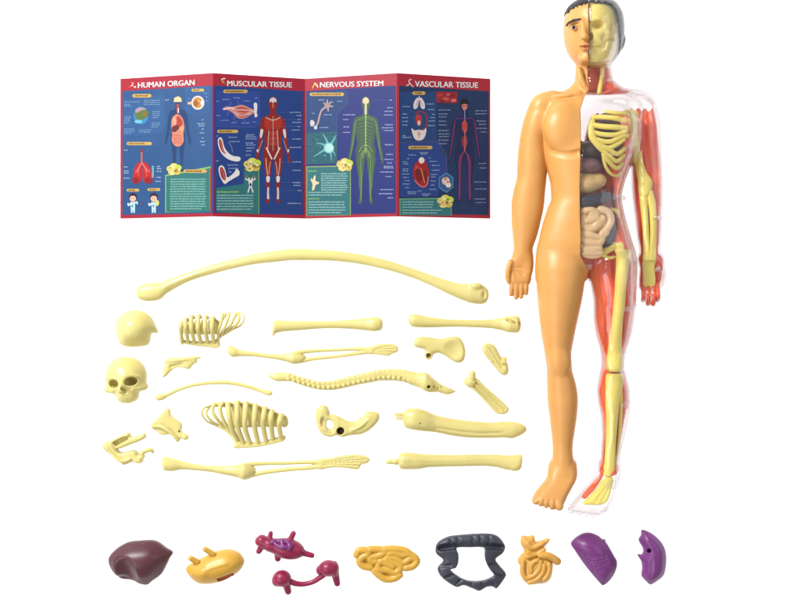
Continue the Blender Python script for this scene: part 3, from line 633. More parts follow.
def b(f):
    q = lambda p: px(p, 430, 520, 7.5)
    f.pillow(q([(40, 215), (60, 165), (130, 125), (210, 112), (320, 103), (430, 100), (500, 115), (545, 160), (563, 205), (540, 250), (490, 290), (520, 340), (566, 395), (560, 430), (500, 510), (470, 495), (420, 500), (370, 529), (320, 510), (250, 485), (200, 500), (120, 455), (70, 405), (57, 355), (100, 300), (50, 255)]), 6, 6, edge=2.5, R=8, dome=4, flat=True, sm=3)
    f.pillow(q([(200, 206), (300, 204), (402, 205), (408, 250), (412, 295), (440, 355), (476, 400), (468, 422), (400, 450), (310, 456), (230, 432), (146, 366), (190, 352), (210, 310), (212, 250)]), 6, 30, edge=.5, sm=2, k=1.5, sub=True)
    for a, c in (((60, 190), (185, 185)), ((205, 112), (212, 165)), ((320, 104), (322, 160)), ((375, 102), (378, 160)), ((440, 100), (445, 160)), ((545, 190), (430, 190)), ((85, 340), (150, 330)), ((120, 420), (190, 390)), ((185, 480), (230, 440)), ((300, 505), (310, 470)), ((400, 500), (390, 465)), ((480, 480), (450, 440)), ((540, 420), (480, 400)), ((500, 330), (450, 330)), ((150, 140), (160, 190))):
        f.path([(*px([a], 430, 520, 7.5)[0], 14, 1.0), (*px([c], 430, 520, 7.5)[0], 15.5, 1.2)], k=2.2, sub=True)
    f.pillow(q([(60, 195), (150, 168), (300, 158), (450, 160), (545, 190), (530, 215), (405, 206), (300, 204), (200, 206), (80, 225)]), 15.5, 4, edge=3, sm=3, k=3, sub=True, tilt=(0, -.8))
organ('large_intestine', 'dark slate frame shaped large gut with an open middle', 'organ', SLATE, (435, 532), (507, 592), b, 8, h=.6, zt=22)
def b(f):
    q = lambda p: px(p, 510, 520, 8.57)
    f.pillow(q([(105, 145), (160, 150), (210, 140), (230, 195), (330, 165), (345, 185), (300, 240), (300, 268), (290, 330), (200, 320), (110, 330), (95, 310), (120, 290), (120, 255), (95, 215)]), 0, 5, edge=3, R=6, dome=4, flat=True, sm=3)
    f.pillow(q([(88, 400), (68, 360), (98, 312), (180, 300), (300, 300), (360, 340), (372, 400), (365, 470), (345, 520), (300, 550), (240, 556), (190, 562), (130, 540), (92, 480)]), 0, 7, edge=5, R=12, dome=7, flat=True, sm=3, k=1)
    f.path([(*q([(260, 300)])[0], 12, 3), (*q([(330, 305)])[0], 11, 3.6), (*q([(400, 350)])[0], 9, 3.8), (*q([(405, 360)])[0], 7, 3.2)], k=1)
    for c in ([(110, 350), (105, 430), (130, 490), (200, 470), (250, 410), (260, 350)], [(180, 440), (175, 390), (205, 350), (235, 340)], [(330, 370), (335, 420), (310, 480), (290, 500)], [(290, 380), (280, 440), (230, 500), (160, 530)], [(150, 310), (220, 295), (290, 255)], [(150, 200), (190, 240), (280, 200)]):
        f.path([(*p, 13 if p[1] > 555 else 9.5, 2.3) for p in q(c)], k=.5)
organ('digestive_organ', 'orange blob of folded gut with a ragged leaf shaped top', 'organ', OORG, (517, 535), (562, 587), b, 9, h=.5, zt=24)
def b(f):
    q = lambda p: px(p, 560, 520, 6.667)
    f.pillow(q([(75, 160), (110, 120), (160, 92), (210, 90), (260, 110), (284, 130), (306, 134), (306, 146), (328, 180), (362, 240), (383, 280), (376, 335), (345, 392), (295, 440), (272, 428), (200, 345), (150, 280), (100, 205)]), 2, 2, edge=1.6, R=20, dome=15, flat=True, sm=3)
    rr = random.Random(3)
    for j in range(10):
        for i in range(5):
            x, y = 165+j*6+i*28+rr.uniform(-5, 5), 230+j*12+rr.uniform(-3, 3)
            f.groove(q([(x, y), (x+9, y-6*rr.uniform(.5, 1.3)), (x+20, y-3)]), .5, .22, k=.7, n=3)
organ('lung', 'purple lung lobe with fine wrinkles, left of the lung with a hole', 'organ', PURPLE, (570, 532), (619, 587), b, 8, h=.5, zt=22, group='lungs')
def b(f):
    q = lambda p: px(p, 560, 520, 6.667)
    f.pillow(q([(545, 75), (565, 70), (620, 95), (670, 140), (700, 190), (711, 250), (706, 320), (690, 375), (640, 415), (605, 434), (580, 415), (546, 375), (550, 330), (545, 280), (520, 238), (530, 231), (550, 231), (557, 195), (527, 138), (545, 102)]), 2, 2, edge=1.6, R=14, dome=13, flat=True, sm=3)
    f.cone((648.2, 546.5, 24), (648.2, 551, 8), 2.0, 2.0, k=.6, sub=True)
    f.path([(650, 560, 17, 1), (649, 575, 15, 1.2)], k=3, sub=True)
organ('lung', 'purple half moon lung with a dark hole and a jagged inner edge', 'organ', PURPLE, (637, 529), (668, 586), b, 7, h=.5, zt=22, group='lungs')
# ------------------------------------------------------------------ the anatomy figure: one half painted skin, one half clear with muscle, bones and organs
FS = Spot(588, 260, 30)
fig = thing('anatomy_figure', FS, 'tall model man, one half orange skin, other half see through with bones and organs', 'anatomy model')
B = Field((502, -4, 0), (670, 521, 74), .9)
TORSO = [(84, 574, 617, 30, 16), (89, 567, 626, 29.5, 17), (93, 559, 634, 29, 18), (99, 548, 644, 29, 20), (108, 542, 648, 30, 24), (122, 541, 645, 30, 27), (140, 543, 640, 31, 28.5), (158, 545.5, 634, 30.5, 28), (172, 548, 628.5, 29.5, 26.5), (186, 551, 624, 28.5, 25.5),
         (198, 551.5, 622, 28, 25), (208, 548, 623.5, 28, 25), (224, 543, 627.5, 28, 25.5), (240, 539.2, 632, 28, 25.6), (254, 537, 635.5, 27.4, 24), (264, 537, 636.5, 26, 19), (272, 538, 636, 25, 12), (280, 541, 633, 25, 6)]
NECK = [(58, 577, 609, 32, 17), (68, 575.5, 611.5, 31, 16.5), (78, 575, 613.5, 30, 16.5), (86, 574.5, 617, 29.5, 17), (94, 571, 623, 29, 17)]
HEAD = [(-1.5, 589, 601, 33, 10), (1, 579, 609, 33, 20), (4.5, 572.5, 615, 33, 26), (9, 568, 618.5, 33, 30), (17, 564.6, 621.8, 33, 33), (28, 563, 623, 33, 34), (40, 563.6, 622, 33, 33), (49, 565.6, 619.5, 34, 31), (57, 569, 616, 36, 28), (63, 573.6, 613, 37.5, 24), (67, 578, 608.5, 39, 19), (69.5, 583, 602, 40, 12)]
LARM = [(96, 540, 552, 27, 8), (101, 532.5, 555, 27, 13), (107, 528, 557, 27, 16), (114, 525.5, 557, 27, 17), (122, 523, 554, 26, 17), (132, 521, 550, 25, 16.5), (146, 519, 547.6, 23, 16), (160, 518, 548, 22, 16), (176, 517.4, 547.5, 20.5, 15), (190, 514.2, 546.3, 19.5, 14.5), (205, 512.2, 545, 19, 14), (220, 512.3, 542, 18.5, 13.5), (236, 513.6, 538, 18, 11), (248, 514.6, 534, 17.5, 9), (255, 514.4, 533, 17.5, 7.6), (262, 516, 531, 17.5, 5), (267, 518, 528, 17, 2)]
RARM = [(93, 634, 646, 27, 8), (98, 628, 652, 27, 13), (104, 627, 656.5, 27, 16), (112, 627, 659.5, 27, 17), (122, 628, 661, 26, 17), (138, 629, 662.3, 24, 16.5), (152, 631.5, 663, 22.5, 16), (170, 632.5, 664.3, 21, 15.5), (186, 633, 664.8, 20, 15), (200, 634.4, 665, 19.5, 14.5), (216, 636.4, 664.4, 19, 14), (236, 638.5, 663.8, 18.5, 11.5), (250, 641, 663, 18, 10), (262, 641, 665, 18, 9.5)]
LLEG = [(234, 548, 576, 20, 8), (242, 541, 583, 23, 15), (252, 538.4, 586, 26, 22), (262, 537, 586.6, 26.6, 24.6), (271, 536.6, 586.4, 27, 25.4), (285, 537, 584.4, 27, 25.5), (298, 538, 582.5, 26.5, 25), (315, 539.5, 579, 26, 23), (335, 542, 575, 25, 20), (355, 545.5, 572, 23.5, 17.5), (370, 547.6, 573, 22, 16.5), (385, 548, 577, 21, 17.5), (400, 548.5, 579, 20.5, 17.5), (415, 550.3, 578.2, 20, 16.5), (432, 552.3, 576, 19, 14), (450, 554, 574, 18, 12), (464, 553.5, 575.5, 17.5, 12), (474, 552, 577, 17.5, 12), (482, 555, 573, 17, 10)]
RLEG = [(234, 596, 626, 20, 8), (242, 590, 632, 23, 15), (252, 587.5, 635, 26, 22), (262, 587.5, 636.5, 27, 26), (272, 588, 637, 27, 26), (285, 591, 637, 27, 25.5), (300, 593.5, 636.6, 26.5, 25), (318, 594, 635, 26, 23), (335, 596.4, 632.4, 25, 20), (352, 601, 627.5, 23.5, 17.5), (364, 602, 625, 22, 16.5), (376, 600.2, 628, 21, 17.5), (392, 598, 631.6, 20.5, 17.5), (405, 599.6, 632, 20, 17), (420, 602.4, 630, 19.5, 15.5), (436, 603, 627, 19, 14), (452, 602.2, 623.4, 18, 12.5), (464, 602, 621.4, 17.5, 12), (476, 600, 621, 17.5, 12), (486, 603, 616, 17, 9)]
B.loft(TORSO, axis='y', pw=2.25)
B.loft(NECK, k=5, axis='y'); B.loft(HEAD, k=3, axis='y')
B.loft(LLEG, k=3, axis='y'); B.loft(RLEG, k=3, axis='y')
B.loft(LARM, k=1.6, axis='y'); B.loft(RARM, k=1.6, axis='y')
B.path([(552, 100, 34, 9), (542, 106, 32, 12), (540, 116, 30, 12)], k=7); B.path([(632, 99, 34, 9), (643, 105, 32, 12), (644, 116, 30, 12)], k=7)
B.ell((560, 128, 49), (17, 21, 11), k=8, rot=8); B.ell((612, 128, 49), (19, 21, 11), k=8, rot=-8)         # chest
B.path([(545, 152, 44, 1.2), (556, 156.5, 53, 1.2), (569, 157, 57, 1.2), (576, 155, 58, 1)], k=4, sub=True)
B.path([(577, 96, 47, 1.5), (566, 97.5, 46, 2), (552, 98.5, 42, 2)], k=4)                                     # collar bones
B.path([(596, 97, 47, 1.5), (610, 97.5, 46, 2), (630, 98, 42, 2)], k=4)
B.path([(577, 72, 44, 3), (580, 84, 46, 3), (586, 94, 46, 2)], k=4)                                           # neck muscle
B.ell((560, 362, 36), (8, 9, 4), k=8); B.ell((614, 362, 36), (8, 9, 4), k=8)                                  # knees
# face: the head is turned a little towards the leaflet
B.cone((577.5, 27, 61), (579.5, 43, 67), 2.2, 3.2, k=4); B.ell((579.8, 44.5, 66.5), (4.4, 2.6, 3), k=2)
B.ell((570, 33.2, 63), (5.4, 3.4, 3), k=3, sub=True); B.ell((590, 33.2, 68), (5, 3.2, 3), k=3, sub=True)
B.path([(566, 28.2, 52, 1.4), (571, 26.8, 59.4, 1.8), (578, 27.6, 63.6, 1.6)], k=4)
B.ell((570, 33.4, 58.6), (3.6, 2.6, 2.6), k=.8)
B.path([(574, 51.9, 64.0, .9), (580, 51.2, 66.8, 1.4), (587, 52, 66.6, 1.0)], k=1.4); B.path([(575, 54, 63.6, .9), (581, 55.4, 65.8, 1.4), (587, 54.7, 65.6, 1.1)], k=1.2)
B.path([(573.6, 52.7, 66, .4), (580.5, 53.4, 68.8, .5), (588, 53.4, 68, .4)], k=.8, sub=True)
B.ell((582, 63.5, 56), (6, 4.2, 5), k=5)
B.path([(619.5, 36, 36, 2.2), (622, 39, 35, 2), (620.5, 46, 36, 2), (616, 53, 38, 1.8)], k=1.5)               # ear
# skin hand, palm up
B.pillow([(517, 250), (512.6, 257), (509.6, 265), (509, 274), (509.6, 281), (511, 285), (529.4, 285), (532.6, 276), (534.6, 264), (532, 250)], 17, 3.2, edge=3, R=9, dome=4, k=2.5, sm=3)
for x0, x1, y1, r in ((512.9, 512, 297, 2.5), (517.5, 517, 300.4, 2.6), (522.2, 522.2, 299.6, 2.55), (526.8, 527.2, 296, 2.35)):
    B.path([(x0, 279, 18.5, r+.2), ((x0+x1)/2, 287, 20.4, r+.1), (x1, y1-r, 18.6, r-.35)], k=.9)
B.path([(511, 262, 22, 3), (508.6, 270, 23, 2.8), (508.3, 277, 22.5, 2.5), (509.6, 282, 21.5, 2.1)], k=1.6)
B.ell((521, 270, 28.4), (6, 8, 4.2), k=6, sub=True)
for c in ([(511.6, 272), (518, 271), (524, 274.6)], [(516, 262), (515.6, 270), (518, 278)], [(515, 268), (522, 267.4), (530, 271)]): B.groove(c, .8, .22, k=1.2)
# clear hand, half closed
B.pillow([(641, 254), (641, 268), (640.4, 280), (642, 290), (660, 291), (664, 284), (666.5, 272), (664.5, 254)], 18, 7, edge=5, k=3, sm=3)
for x0, y1, r in ((644.6, 303, 2.5), (649.6, 306.5, 2.6), (654.8, 306.8, 2.6), (659.2, 303, 2.4)):
    B.path([(x0, 286, 21, r+.3), (x0, 296, 25, r+.2), (x0+.2, y1-r, 21, r), (x0+.2, y1-r-1, 14, r-.3)], k=.8)
B.path([(661, 262, 22, 3), (664.6, 272, 24, 2.8), (664.5, 281, 24, 2.4), (662, 286, 23, 2)], k=1.5)
# feet, toes pointing down the picture
B.pillow([(553, 462), (548.5, 478), (541, 487), (535, 494), (531.8, 501), (535, 504), (545, 506.5), (556, 508.5), (562.5, 505), (567, 497), (572, 489), (577.4, 480), (578, 472), (576, 462)], 24, 9, edge=7, R=12, dome=3, k=4, sm=3, tilt=(0, .45))
B.ell((570, 476, 11), (8, 8.5, 11), k=5)
for x, y, r in ((534.6, 500.6, 2.5), (539.8, 502.8, 2.7), (545.2, 504.4, 2.8), (551, 505.6, 3.0), (558.6, 505, 4.1)): B.ell((x, y, 37-(558-x)*.12), (r, r*1.15, r*1.25), k=1.6)
B.pillow([(602, 462), (600.5, 474), (592, 482.5), (582, 492.5), (573, 501.5), (567.5, 508), (572, 511), (585, 513), (598, 514), (606, 511), (612, 502), (618, 489), (621, 478), (621.5, 462)], 24, 9, edge=7, R=12, dome=3, k=4, sm=3, tilt=(0, .45))
B.ell((612, 478, 11), (8, 8.5, 11), k=5)
for x in (537.3, 542.6, 548.2, 554.2): B.groove([(x+.4, 498.5), (x, 503), (x-.2, 508)], 1.0, .7, k=.8)
for x, y, r in ((570.2, 509.4, 3.6), (578, 512, 2.9), (585.4, 513.6, 2.8), (592.4, 514.6, 2.7), (599.4, 514.4, 2.6)): B.ell((x, y, 37-(x-570)*.12), (r, r*1.1, r*1.25), k=.9)

B.path([(630, 110, 38, 10), (631.5, 130, 36, 10), (632.5, 148, 31, 9), (633, 162, 25, 6)], k=6)                 # the clear half has no armpit crease
X_, Y_, Z_ = B.G()
yy = B.ax[1]
xm = np.interp(yy, [-10, 60, 68, 92, 100, 112, 200, 256, 271, 472, 480, 490, 500, 508, 516, 530], [584, 584, 585.5, 587, 582, 577.5, 577.2, 578, 587.2, 587.4, 585.4, 578.6, 570.6, 565, 563, 562]).astype(np.float32)[None, :, None]
BV = B.v
skin = B.copy(np.maximum(BV, X_-xm)); emit('skin_half', skin, SKIN, FS, fig)
outer = np.maximum(BV, xm+.25-X_)
# clear half: outer wall and inner wall 1.2 mm apart
V1, Q1 = nets(outer, B.mn, B.h, 1); V2, Q2 = nets(np.maximum(BV+.95, xm-1.6-X_), B.mn, B.h, 1)   # the hollow runs on into the painted half, so no wall at the seam
def orient(V, Q, out):
    L = FS.local(V); a, b_, c = L[Q[:, 0]], L[Q[:, 1]], L[Q[:, 2]]; v = np.einsum('ij,ij->i', a, np.cross(b_, c)).sum()
    return Q if (v > 0) == out else Q[:, ::-1]
def seamless(V, Q):
    c = V[Q].mean(1); x = np.interp(c[:, 1], yy, xm[0, :, 0]); n = np.cross(V[Q[:, 2]]-V[Q[:, 0]], V[Q[:, 3]]-V[Q[:, 1]]); n /= np.linalg.norm(n, axis=1)[:, None]+1e-9
    return Q[~((np.abs(c[:, 0]-x) < 1.0) & (np.abs(n[:, 0]) > .8))]
mesh_obj('clear_half', FS.local(np.vstack([V1, V2])), np.vstack([seamless(V1, orient(V1, Q1, True)), orient(V2, Q2, False)+len(V1)]), CLEAR, fig)
hollow = np.maximum(BV, xm-1.3-X_); CL = B.copy(hollow)
# painted face and hair
zt = lambda x, y, d=0.: (B.top(x, y, d) or 20.)
drape('eyebrow', [(564.0, 27.4), (567, 25.6), (571.5, 24.8), (576, 24.6), (576.4, 27.2), (572, 27.8), (567.5, 28.4), (564.4, 29.2)], skin, HAIRM, FS, fig, .3, .3)
eye = drape('eye', [(566.9, 33.6), (568.6, 32.2), (571, 31.9), (573, 33), (573.4, 33.9), (571.4, 35), (568.8, 34.9)], skin, plastic('eye_white', (250, 240, 232), rough=.25), FS, fig, .2, .3)
drape('iris', [(569.7+1.7*math.cos(t), 33.4+1.65*math.sin(t)) for t in np.linspace(0, 2*math.pi, 9)[:-1]], skin, plastic('iris_paint', (22, 12, 10), rough=.5, spec=.1), FS, eye, .38, .3)
drape('eyelid_line', [(566, 33), (568.4, 31), (571, 30.6), (574, 32.6), (573, 32.4), (570.8, 31.3), (568.4, 31.6)], skin, HAIRM, FS, fig, .3, .25)
drape('lips', [(574.2, 52.6), (578, 51.4), (581, 51.6), (583.4, 51.2), (583.4, 55.8), (580.5, 56.2), (576.8, 54.8)], skin, plastic('lip_paint', (226, 128, 78), rough=.35), FS, fig, .2, .4)
hx = np.arange(555, 632, 1.0)
hl = np.interp(hx, [555, 566, 568, 574, 580, 584, 590, 600, 606, 610, 613, 616, 619, 622, 632], [16, 15.4, 13.8, 11.8, 10.8, 10.6, 8.4, 8.4, 9.5, 12, 22, 34, 58, 70, 80])
hl = hl+1.1*np.sin(hx*1.7)+.8*np.sin(hx*2.9+1)
hline = np.interp(B.ax[0], hx, hl).astype(np.float32)[:, None, None]
zf = np.clip((Z_-33)/30, 0, 1)                      # the hairline climbs over the front of the head, falls behind the ears at the back
hair = np.maximum(np.maximum(BV-.9+.35*np.sin(X_*1.9+Y_*.9)*np.sin(Z_*1.1+Y_*.7), Y_-(hline*zf+(1-zf)*60)), -(BV+1.0))
hairl = np.maximum(np.maximum(BV-1.2+.5*np.sin(X_*1.9+Y_*.9)*np.sin(Z_*1.1+Y_*.7), Y_-hline-.04*np.maximum(0, 45-Z_)), -(BV+1.0))
emit('hair', B.copy(np.maximum(hairl, X_-xm)), HAIRM, FS, fig)
emit('hair', B.copy(np.maximum(np.maximum(hair, xm+.3-X_), 0*Y_+Y_-62)), SMOKE, FS, fig)
g = Field((583, -2, 40), (622, 36, 72), .5)
hp = [(584.5, 8.6), (588, 7.6), (591, 9.6), (594, 8.4), (597, 10), (600, 9), (603, 10.6), (606, 10.2), (609, 12.4), (611.6, 16), (613, 21), (613.6, 27)]
g.path([(x, y, zt(x, y)-1.8, .95 if i % 2 else .6) for i, (x, y) in enumerate(hp)], n=3); emit('hairline', g, HAIRM, FS, fig)

# ---- inside the clear half
def inner(name, f, mat, clip=2.2, keep=1.2):
    """clip an inner piece to the hollow of the clear shell, sampled from the body field"""
    i = [np.clip(np.round((f.ax[a]-B.mn[a])/B.h).astype(int), 0, B.n[a]-1) for a in range(3)]
    f.v = np.maximum(f.v, CL.v[np.ix_(*i)]+clip); return emit(name, f, mat, FS, fig, smooth=2)
# red muscle: the rear of the hollow, moulded up to the height of the bones
sel = slice(None)
plane = np.interp(yy, [-10, 60, 66, 90, 98, 116, 124, 200, 250, 300, 355, 380, 420, 470, 480, 530], [0, 0, 31, 35, 19, 20, 22, 22, 27, 30, 25, 24, 22, 17, 14, 14]).astype(np.float32)[None, :, None]
plane = plane+np.where((Y_ > 114) & (Y_ < 250) & (X_ < 631), np.clip((X_-604)*1.1, 0, 15), 0)
armp = np.interp(yy, [180, 200, 240, 262, 310], [22, 21, 19.5, 17.4, 16]).astype(np.float32)[None, :, None]; plane = np.where((X_ > 636) & (Y_ > 180) & (Y_ < 320), armp, plane)
mus = np.maximum(hollow+1.7, Z_-plane+1.0*np.sin(X_*.45+Y_*.05)+.5*np.sin(X_*.9-Y_*.11))
arm_x = np.interp(yy, [90, 105, 125, 170, 320], [628, 629, 630, 632, 636]).astype(np.float32)[None, :, None]
# the chest back wall stays clear near the top, the arm muscle starts under the shoulder cap
chest = (Y_ > 93) & (Y_ < np.interp(B.ax[0], [577, 587, 594], [142, 139, 113]).astype(np.float32)[:, None, None]+1.2*np.sin(X_*.7)) & (X_ < arm_x); mus = np.where(chest, np.maximum(mus, 1.5), mus)
cap = (X_ >= arm_x) & (Y_ < 108+2*np.sin(X_*.9)); mus = np.where(cap & (Y_ > 92), np.maximum(mus, 1.5), mus)
mus = np.where(Y_ > 474, np.maximum(mus, 1.5), mus); mus = np.where(Y_ < 67, 2., mus)
# the calf muscle fades to clear along the shin
shin = np.interp(yy, [395, 410, 470], [700, 628, 617]).astype(np.float32)[None, :, None]
mus = np.where((Y_ > 395) & (X_ > shin), np.maximum(mus, 1.), mus)
emit('muscle', B.copy(mus.astype(np.float32)), MUSCLE, FS, fig, smooth=2)
def part(name, mat, mn, mx, build, h=.7, clip=2.2):
    f = Field(mn, mx, h); build(f); return inner(name, f, mat, clip)
part('shoulder_muscle', MUSCLE, (596, 82, 26), (624, 100, 48), lambda f: f.path([(601, 95.5, zt(601, 95, 5), 1.2), (609, 93, zt(609, 93, 5.5), 2.6), (619, 89, 34, 2.8)]))
part('foot_muscle', MUSCLE, (574, 466, 10), (608, 504, 48), lambda f: f.path([(604.6, 471, zt(605, 471)-4, 1.8), (599.6, 479, zt(600, 479)-4.4, 2.8), (593, 486.6, zt(593, 487)-4.4, 3.2), (584, 496, zt(584, 496)-4.4, 2.6)]), .5, 1.2)
part('foot_muscle', MUSCLE, (608, 462, 15), (624, 480, 40), lambda f: f.path([(611, 475.6, zt(611, 475)-3.6, 1.6), (616.4, 472, 26, 2.4), (619, 466, 23, 1.6)]), .5, 1.2)
def fingers(f):
    for x0, y1, r in ((644.6, 303, 2.0), (649.6, 306.5, 2.15), (654.8, 306.8, 2.15), (659.2, 303, 1.9)): f.path([(x0, 284, 20, r), (x0, 290, 23, r), (x0, 296, 25, r), (x0+.2, y1-3.2, 21, r-.1), (x0+.2, y1-3.6, 15, r-.2)])
    f.path([(643.6, 276, 18, 1.6), (644, 288, 19, 1.6)])
fm = Field((638, 276, 8), (666, 308, 32), .5); fingers(fm); emit('finger_muscle', fm, MUSCLE, FS, fig)
# skull
skv = B.copy(np.maximum(np.maximum(BV+2.6, xm+.7-X_), np.maximum(Y_-68, np.maximum(8.5-Y_+0*X_, np.maximum(X_-614.5, 22-Z_)))).astype(np.float32))
sl = (slice(None), slice(0, 90), slice(None)); skv.v = skv.v[sl].copy(); skv.ax = [skv.ax[0], skv.ax[1][:90], skv.ax[2]]; skv.n = np.array(skv.v.shape)
skv.ell((593.5, 31.2, 66), (6.6, 4, 12), k=1.6, sub=True); skv.ell((586.4, 42.5, 66), (2.8, 4.4, 12), k=1, sub=True)
jw = [(584.6, 51.8), (589, 53.4), (594, 54.2), (599, 52.8), (600.8, 48.4), (604.4, 45.4), (611.5, 44.2)]
skv.path([(x, y, zt(x, y, 3)-1.6, 1.15) for x, y in jw], k=.5, sub=True)
skv.path([(603, 38.6, zt(603, 39, 3), 1.3), (612, 39.4, zt(612, 39, 3), 1.2)], k=2); skv.ell((607.5, 34, 60), (3.4, 4, 4), k=2, sub=True); skv.ell((600, 44, 62), (3.2, 3, 3), k=2, sub=True)
skv.path([(584, 51.6, zt(584, 51, 3)+.3, 1.5), (589, 53.4, zt(589, 53, 3), 1.1), (594, 54, zt(594, 54, 3), 1.9), (599, 52.6, zt(599, 52, 3), 2.0), (600.6, 48, zt(600, 48, 3), 1.7), (604, 45, zt(604, 45, 3), 1.0), (611, 44, zt(611, 44, 3), .9)], k=1, sub=True)
skv.path([(604, 39, zt(604, 39, 3)-.5, 1.6), (611, 40, zt(611, 40, 3)-.5, 1.5)], k=2); skv.path([(587, 26.5, zt(587, 26, 3), 1.2), (594, 25.4, zt(594, 25, 3), 1.4), (600, 28, zt(600, 28, 3), 1.2)], k=2)
for x in (586.5, 589, 591.5, 594, 596.5): skv.groove([(x, 49.4), (x+.2, 51), (x+.3, 52.4)], .5, .35, k=.4); skv.groove([(x+.3, 55.6), (x+.4, 57), (x+.5, 58.6)], .5, .35, k=.4)
emit('skull', skv, SKULLM, FS, fig, smooth=1)
part('neck_bone', BONE2, (596, 64, 28), (606, 98, 46), lambda f: f.path([(602, 66, 36, 2.2), (600.5, 80, 36, 2.0), (598, 94, 38, 2.6)]))
# ribs and breastbone
part('breastbone', BONE2, (583, 118, 30), (606, 172, 64), lambda f: f.path([(x, y, zt(x, y, 4.2)-1, r) for x, y, r in ((589.5, 124, 2.6), (588, 132, 3.2), (589, 140, 3.6), (594, 147, 3.4), (598, 152, 2.8))], zs=1.4))
def rib(pts, r):
    r *= 1.06
    p = [(x, y, zt(x, y, 4.5)-1.2, r) for x, y in pts]; m = np.array(p)
    f = Field(m[:, :3].min(0)-4, m[:, :3].max(0)+4, .55); f.path(p, n=6); inner('rib', f, BONE2, 2.0)
for pts, r in (([(603, 114.6), (612, 116), (621, 116.5), (626, 119)], 1.7), ([(590, 120), (600, 120.2), (612, 121.6), (621, 124)], 2.3), ([(588, 127.6), (600, 129.6), (612, 130.4), (622, 131)], 2.5), ([(589, 135), (600, 137.4), (612, 137.6), (622, 134)], 2.2),
               ([(590, 141), (600, 144), (608, 144), (618, 139), (624, 138)], 2.2), ([(594, 146), (604, 150.4), (612, 147.5), (620, 142)], 2.2), ([(597, 150), (606, 152), (614, 156), (622, 150)], 2.2), ([(598.5, 153), (606, 158), (614, 163), (621, 157)], 2.1), ([(600, 157), (606, 164), (614, 169.6), (620, 165)], 2.1), ([(600, 160), (603, 169), (609, 175.6), (616, 176.6), (621, 171)], 1.5)):
    rib(pts, r)
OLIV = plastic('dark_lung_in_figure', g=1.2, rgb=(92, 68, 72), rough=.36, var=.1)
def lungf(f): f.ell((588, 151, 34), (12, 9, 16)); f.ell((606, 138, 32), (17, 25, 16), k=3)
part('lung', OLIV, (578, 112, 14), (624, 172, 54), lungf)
LIV2 = plastic('liver_in_figure', g=1.2, rgb=(132, 90, 98), rough=.3, var=.08)
part('liver', LIV2, (577, 154, 24), (608, 178, 56), lambda f: (f.ell((586, 166.5, 38), (15, 8.5, 14)), f.path([(578, 158, 46, 1), (590, 157.5, 47, 1), (600, 160, 42, 1)], k=1, sub=True)))
TAN = plastic('stomach_in_figure', g=1.2, rgb=(226, 190, 124), rough=.36, var=.08)
part('stomach', TAN, (576, 172, 20), (608, 198, 54), lambda f: (f.ell((584, 184, 38), (15, 11, 12)), f.ell((597, 181, 36), (8.5, 8, 10), k=4)))
part('large_intestine', SLATE, (576, 190, 22), (612, 212, 56), lambda f: f.path([(576, 203.4, 44, 6), (588, 202, 46, 6.2), (600, 198.6, 43, 6), (607, 197, 39, 5)], n=6))
part('large_intestine', SLATE, (598, 212, 22), (616, 250, 52), lambda f: f.path([(611, 216, 32, 4), (611, 228, 36, 5), (607, 240, 38, 5.4), (602, 246, 36, 4)]))
GUT = plastic('small_intestine_in_figure', g=1.2, rgb=(244, 206, 152), rough=.36, var=.05)
def gut(f):
    f.ell((591, 222, 36), (17, 14, 12)); f.ell((588, 243, 36), (14, 13, 12), k=3)
    for c in ([(580, 212), (588, 211), (594, 214), (592, 220), (584, 222)], [(598, 210), (606, 213), (609, 220), (606, 228), (600, 234)], [(581, 218), (580, 226), (588, 230), (596, 226), (600, 219)], [(580, 234), (588, 236), (597, 238), (604, 233)], [(579, 240), (586, 243), (596, 244), (600, 240)], [(580, 248), (588, 251), (597, 249)], [(582, 254), (590, 256), (598, 254)], [(590, 215), (596, 221), (593, 227)]):
        f.path([(x, y, 46.5-abs(x-588)*.12, 3.6) for x, y in c], k=.5)
part('small_intestine', GUT, (576, 206, 20), (614, 262, 54), gut, .6, 2.0)
part('pelvis', BONE2, (600, 206, 14), (632, 262, 48), lambda f: (f.path([(610, 209, 36, 1.6), (617, 213, 38, 2.6), (621.6, 222, 36, 3.2), (622, 232, 34, 3), (619, 241, 34, 3.4), (611, 247, 36, 4), (603, 252, 38, 3.4)]), f.path([(600, 254, 38, 2), (607, 258, 36, 1.8), (614, 257, 34, 1.6)], k=1)))
# limb bones
def femur(f): f.loft([(241, 618, 624, 36, 3), (244, 612, 629.6, 36, 5.5), (249, 613, 630.6, 36, 6.5), (256, 615, 630, 36, 7), (268, 614.8, 628, 36, 6.5), (285, 614, 625.4, 36, 6), (305, 612.6, 624, 35.5, 5.8), (322, 611, 622, 34, 5.6), (340, 609, 621.6, 31, 5.8), (352, 607.6, 622.4, 29, 6.5), (362, 606.2, 624, 28, 7.5), (369, 606.4, 624, 28, 7.5), (372, 609, 621.5, 28, 6)], axis='y')
part('femur', BONE2, (606, 240, 20), (632, 374, 44), femur)
def tibia(f): f.loft([(373.4, 608, 622, 27, 5), (375.5, 606.4, 624, 27, 7), (384, 606, 623.6, 27, 7), (398, 606, 620.6, 26.5, 6.6), (420, 606.2, 618.4, 26, 6), (450, 605.8, 616.4, 25, 5.4), (466, 604, 616, 24.5, 5.2), (474, 603.4, 615.4, 24.5, 5), (477, 606, 613, 25, 3)], axis='y')
part('tibia', BONE2, (602, 372, 16), (626, 478, 38), tibia, clip=1.8)
part('fibula', BONE2, (616, 384, 14), (628, 474, 34), lambda f: f.path([(621.4, 388, 23, 2.2), (622, 405, 23, 1.9), (621, 430, 23, 1.8), (619.4, 455, 22, 1.9), (618.4, 470, 22, 2.2)]), clip=1.6)
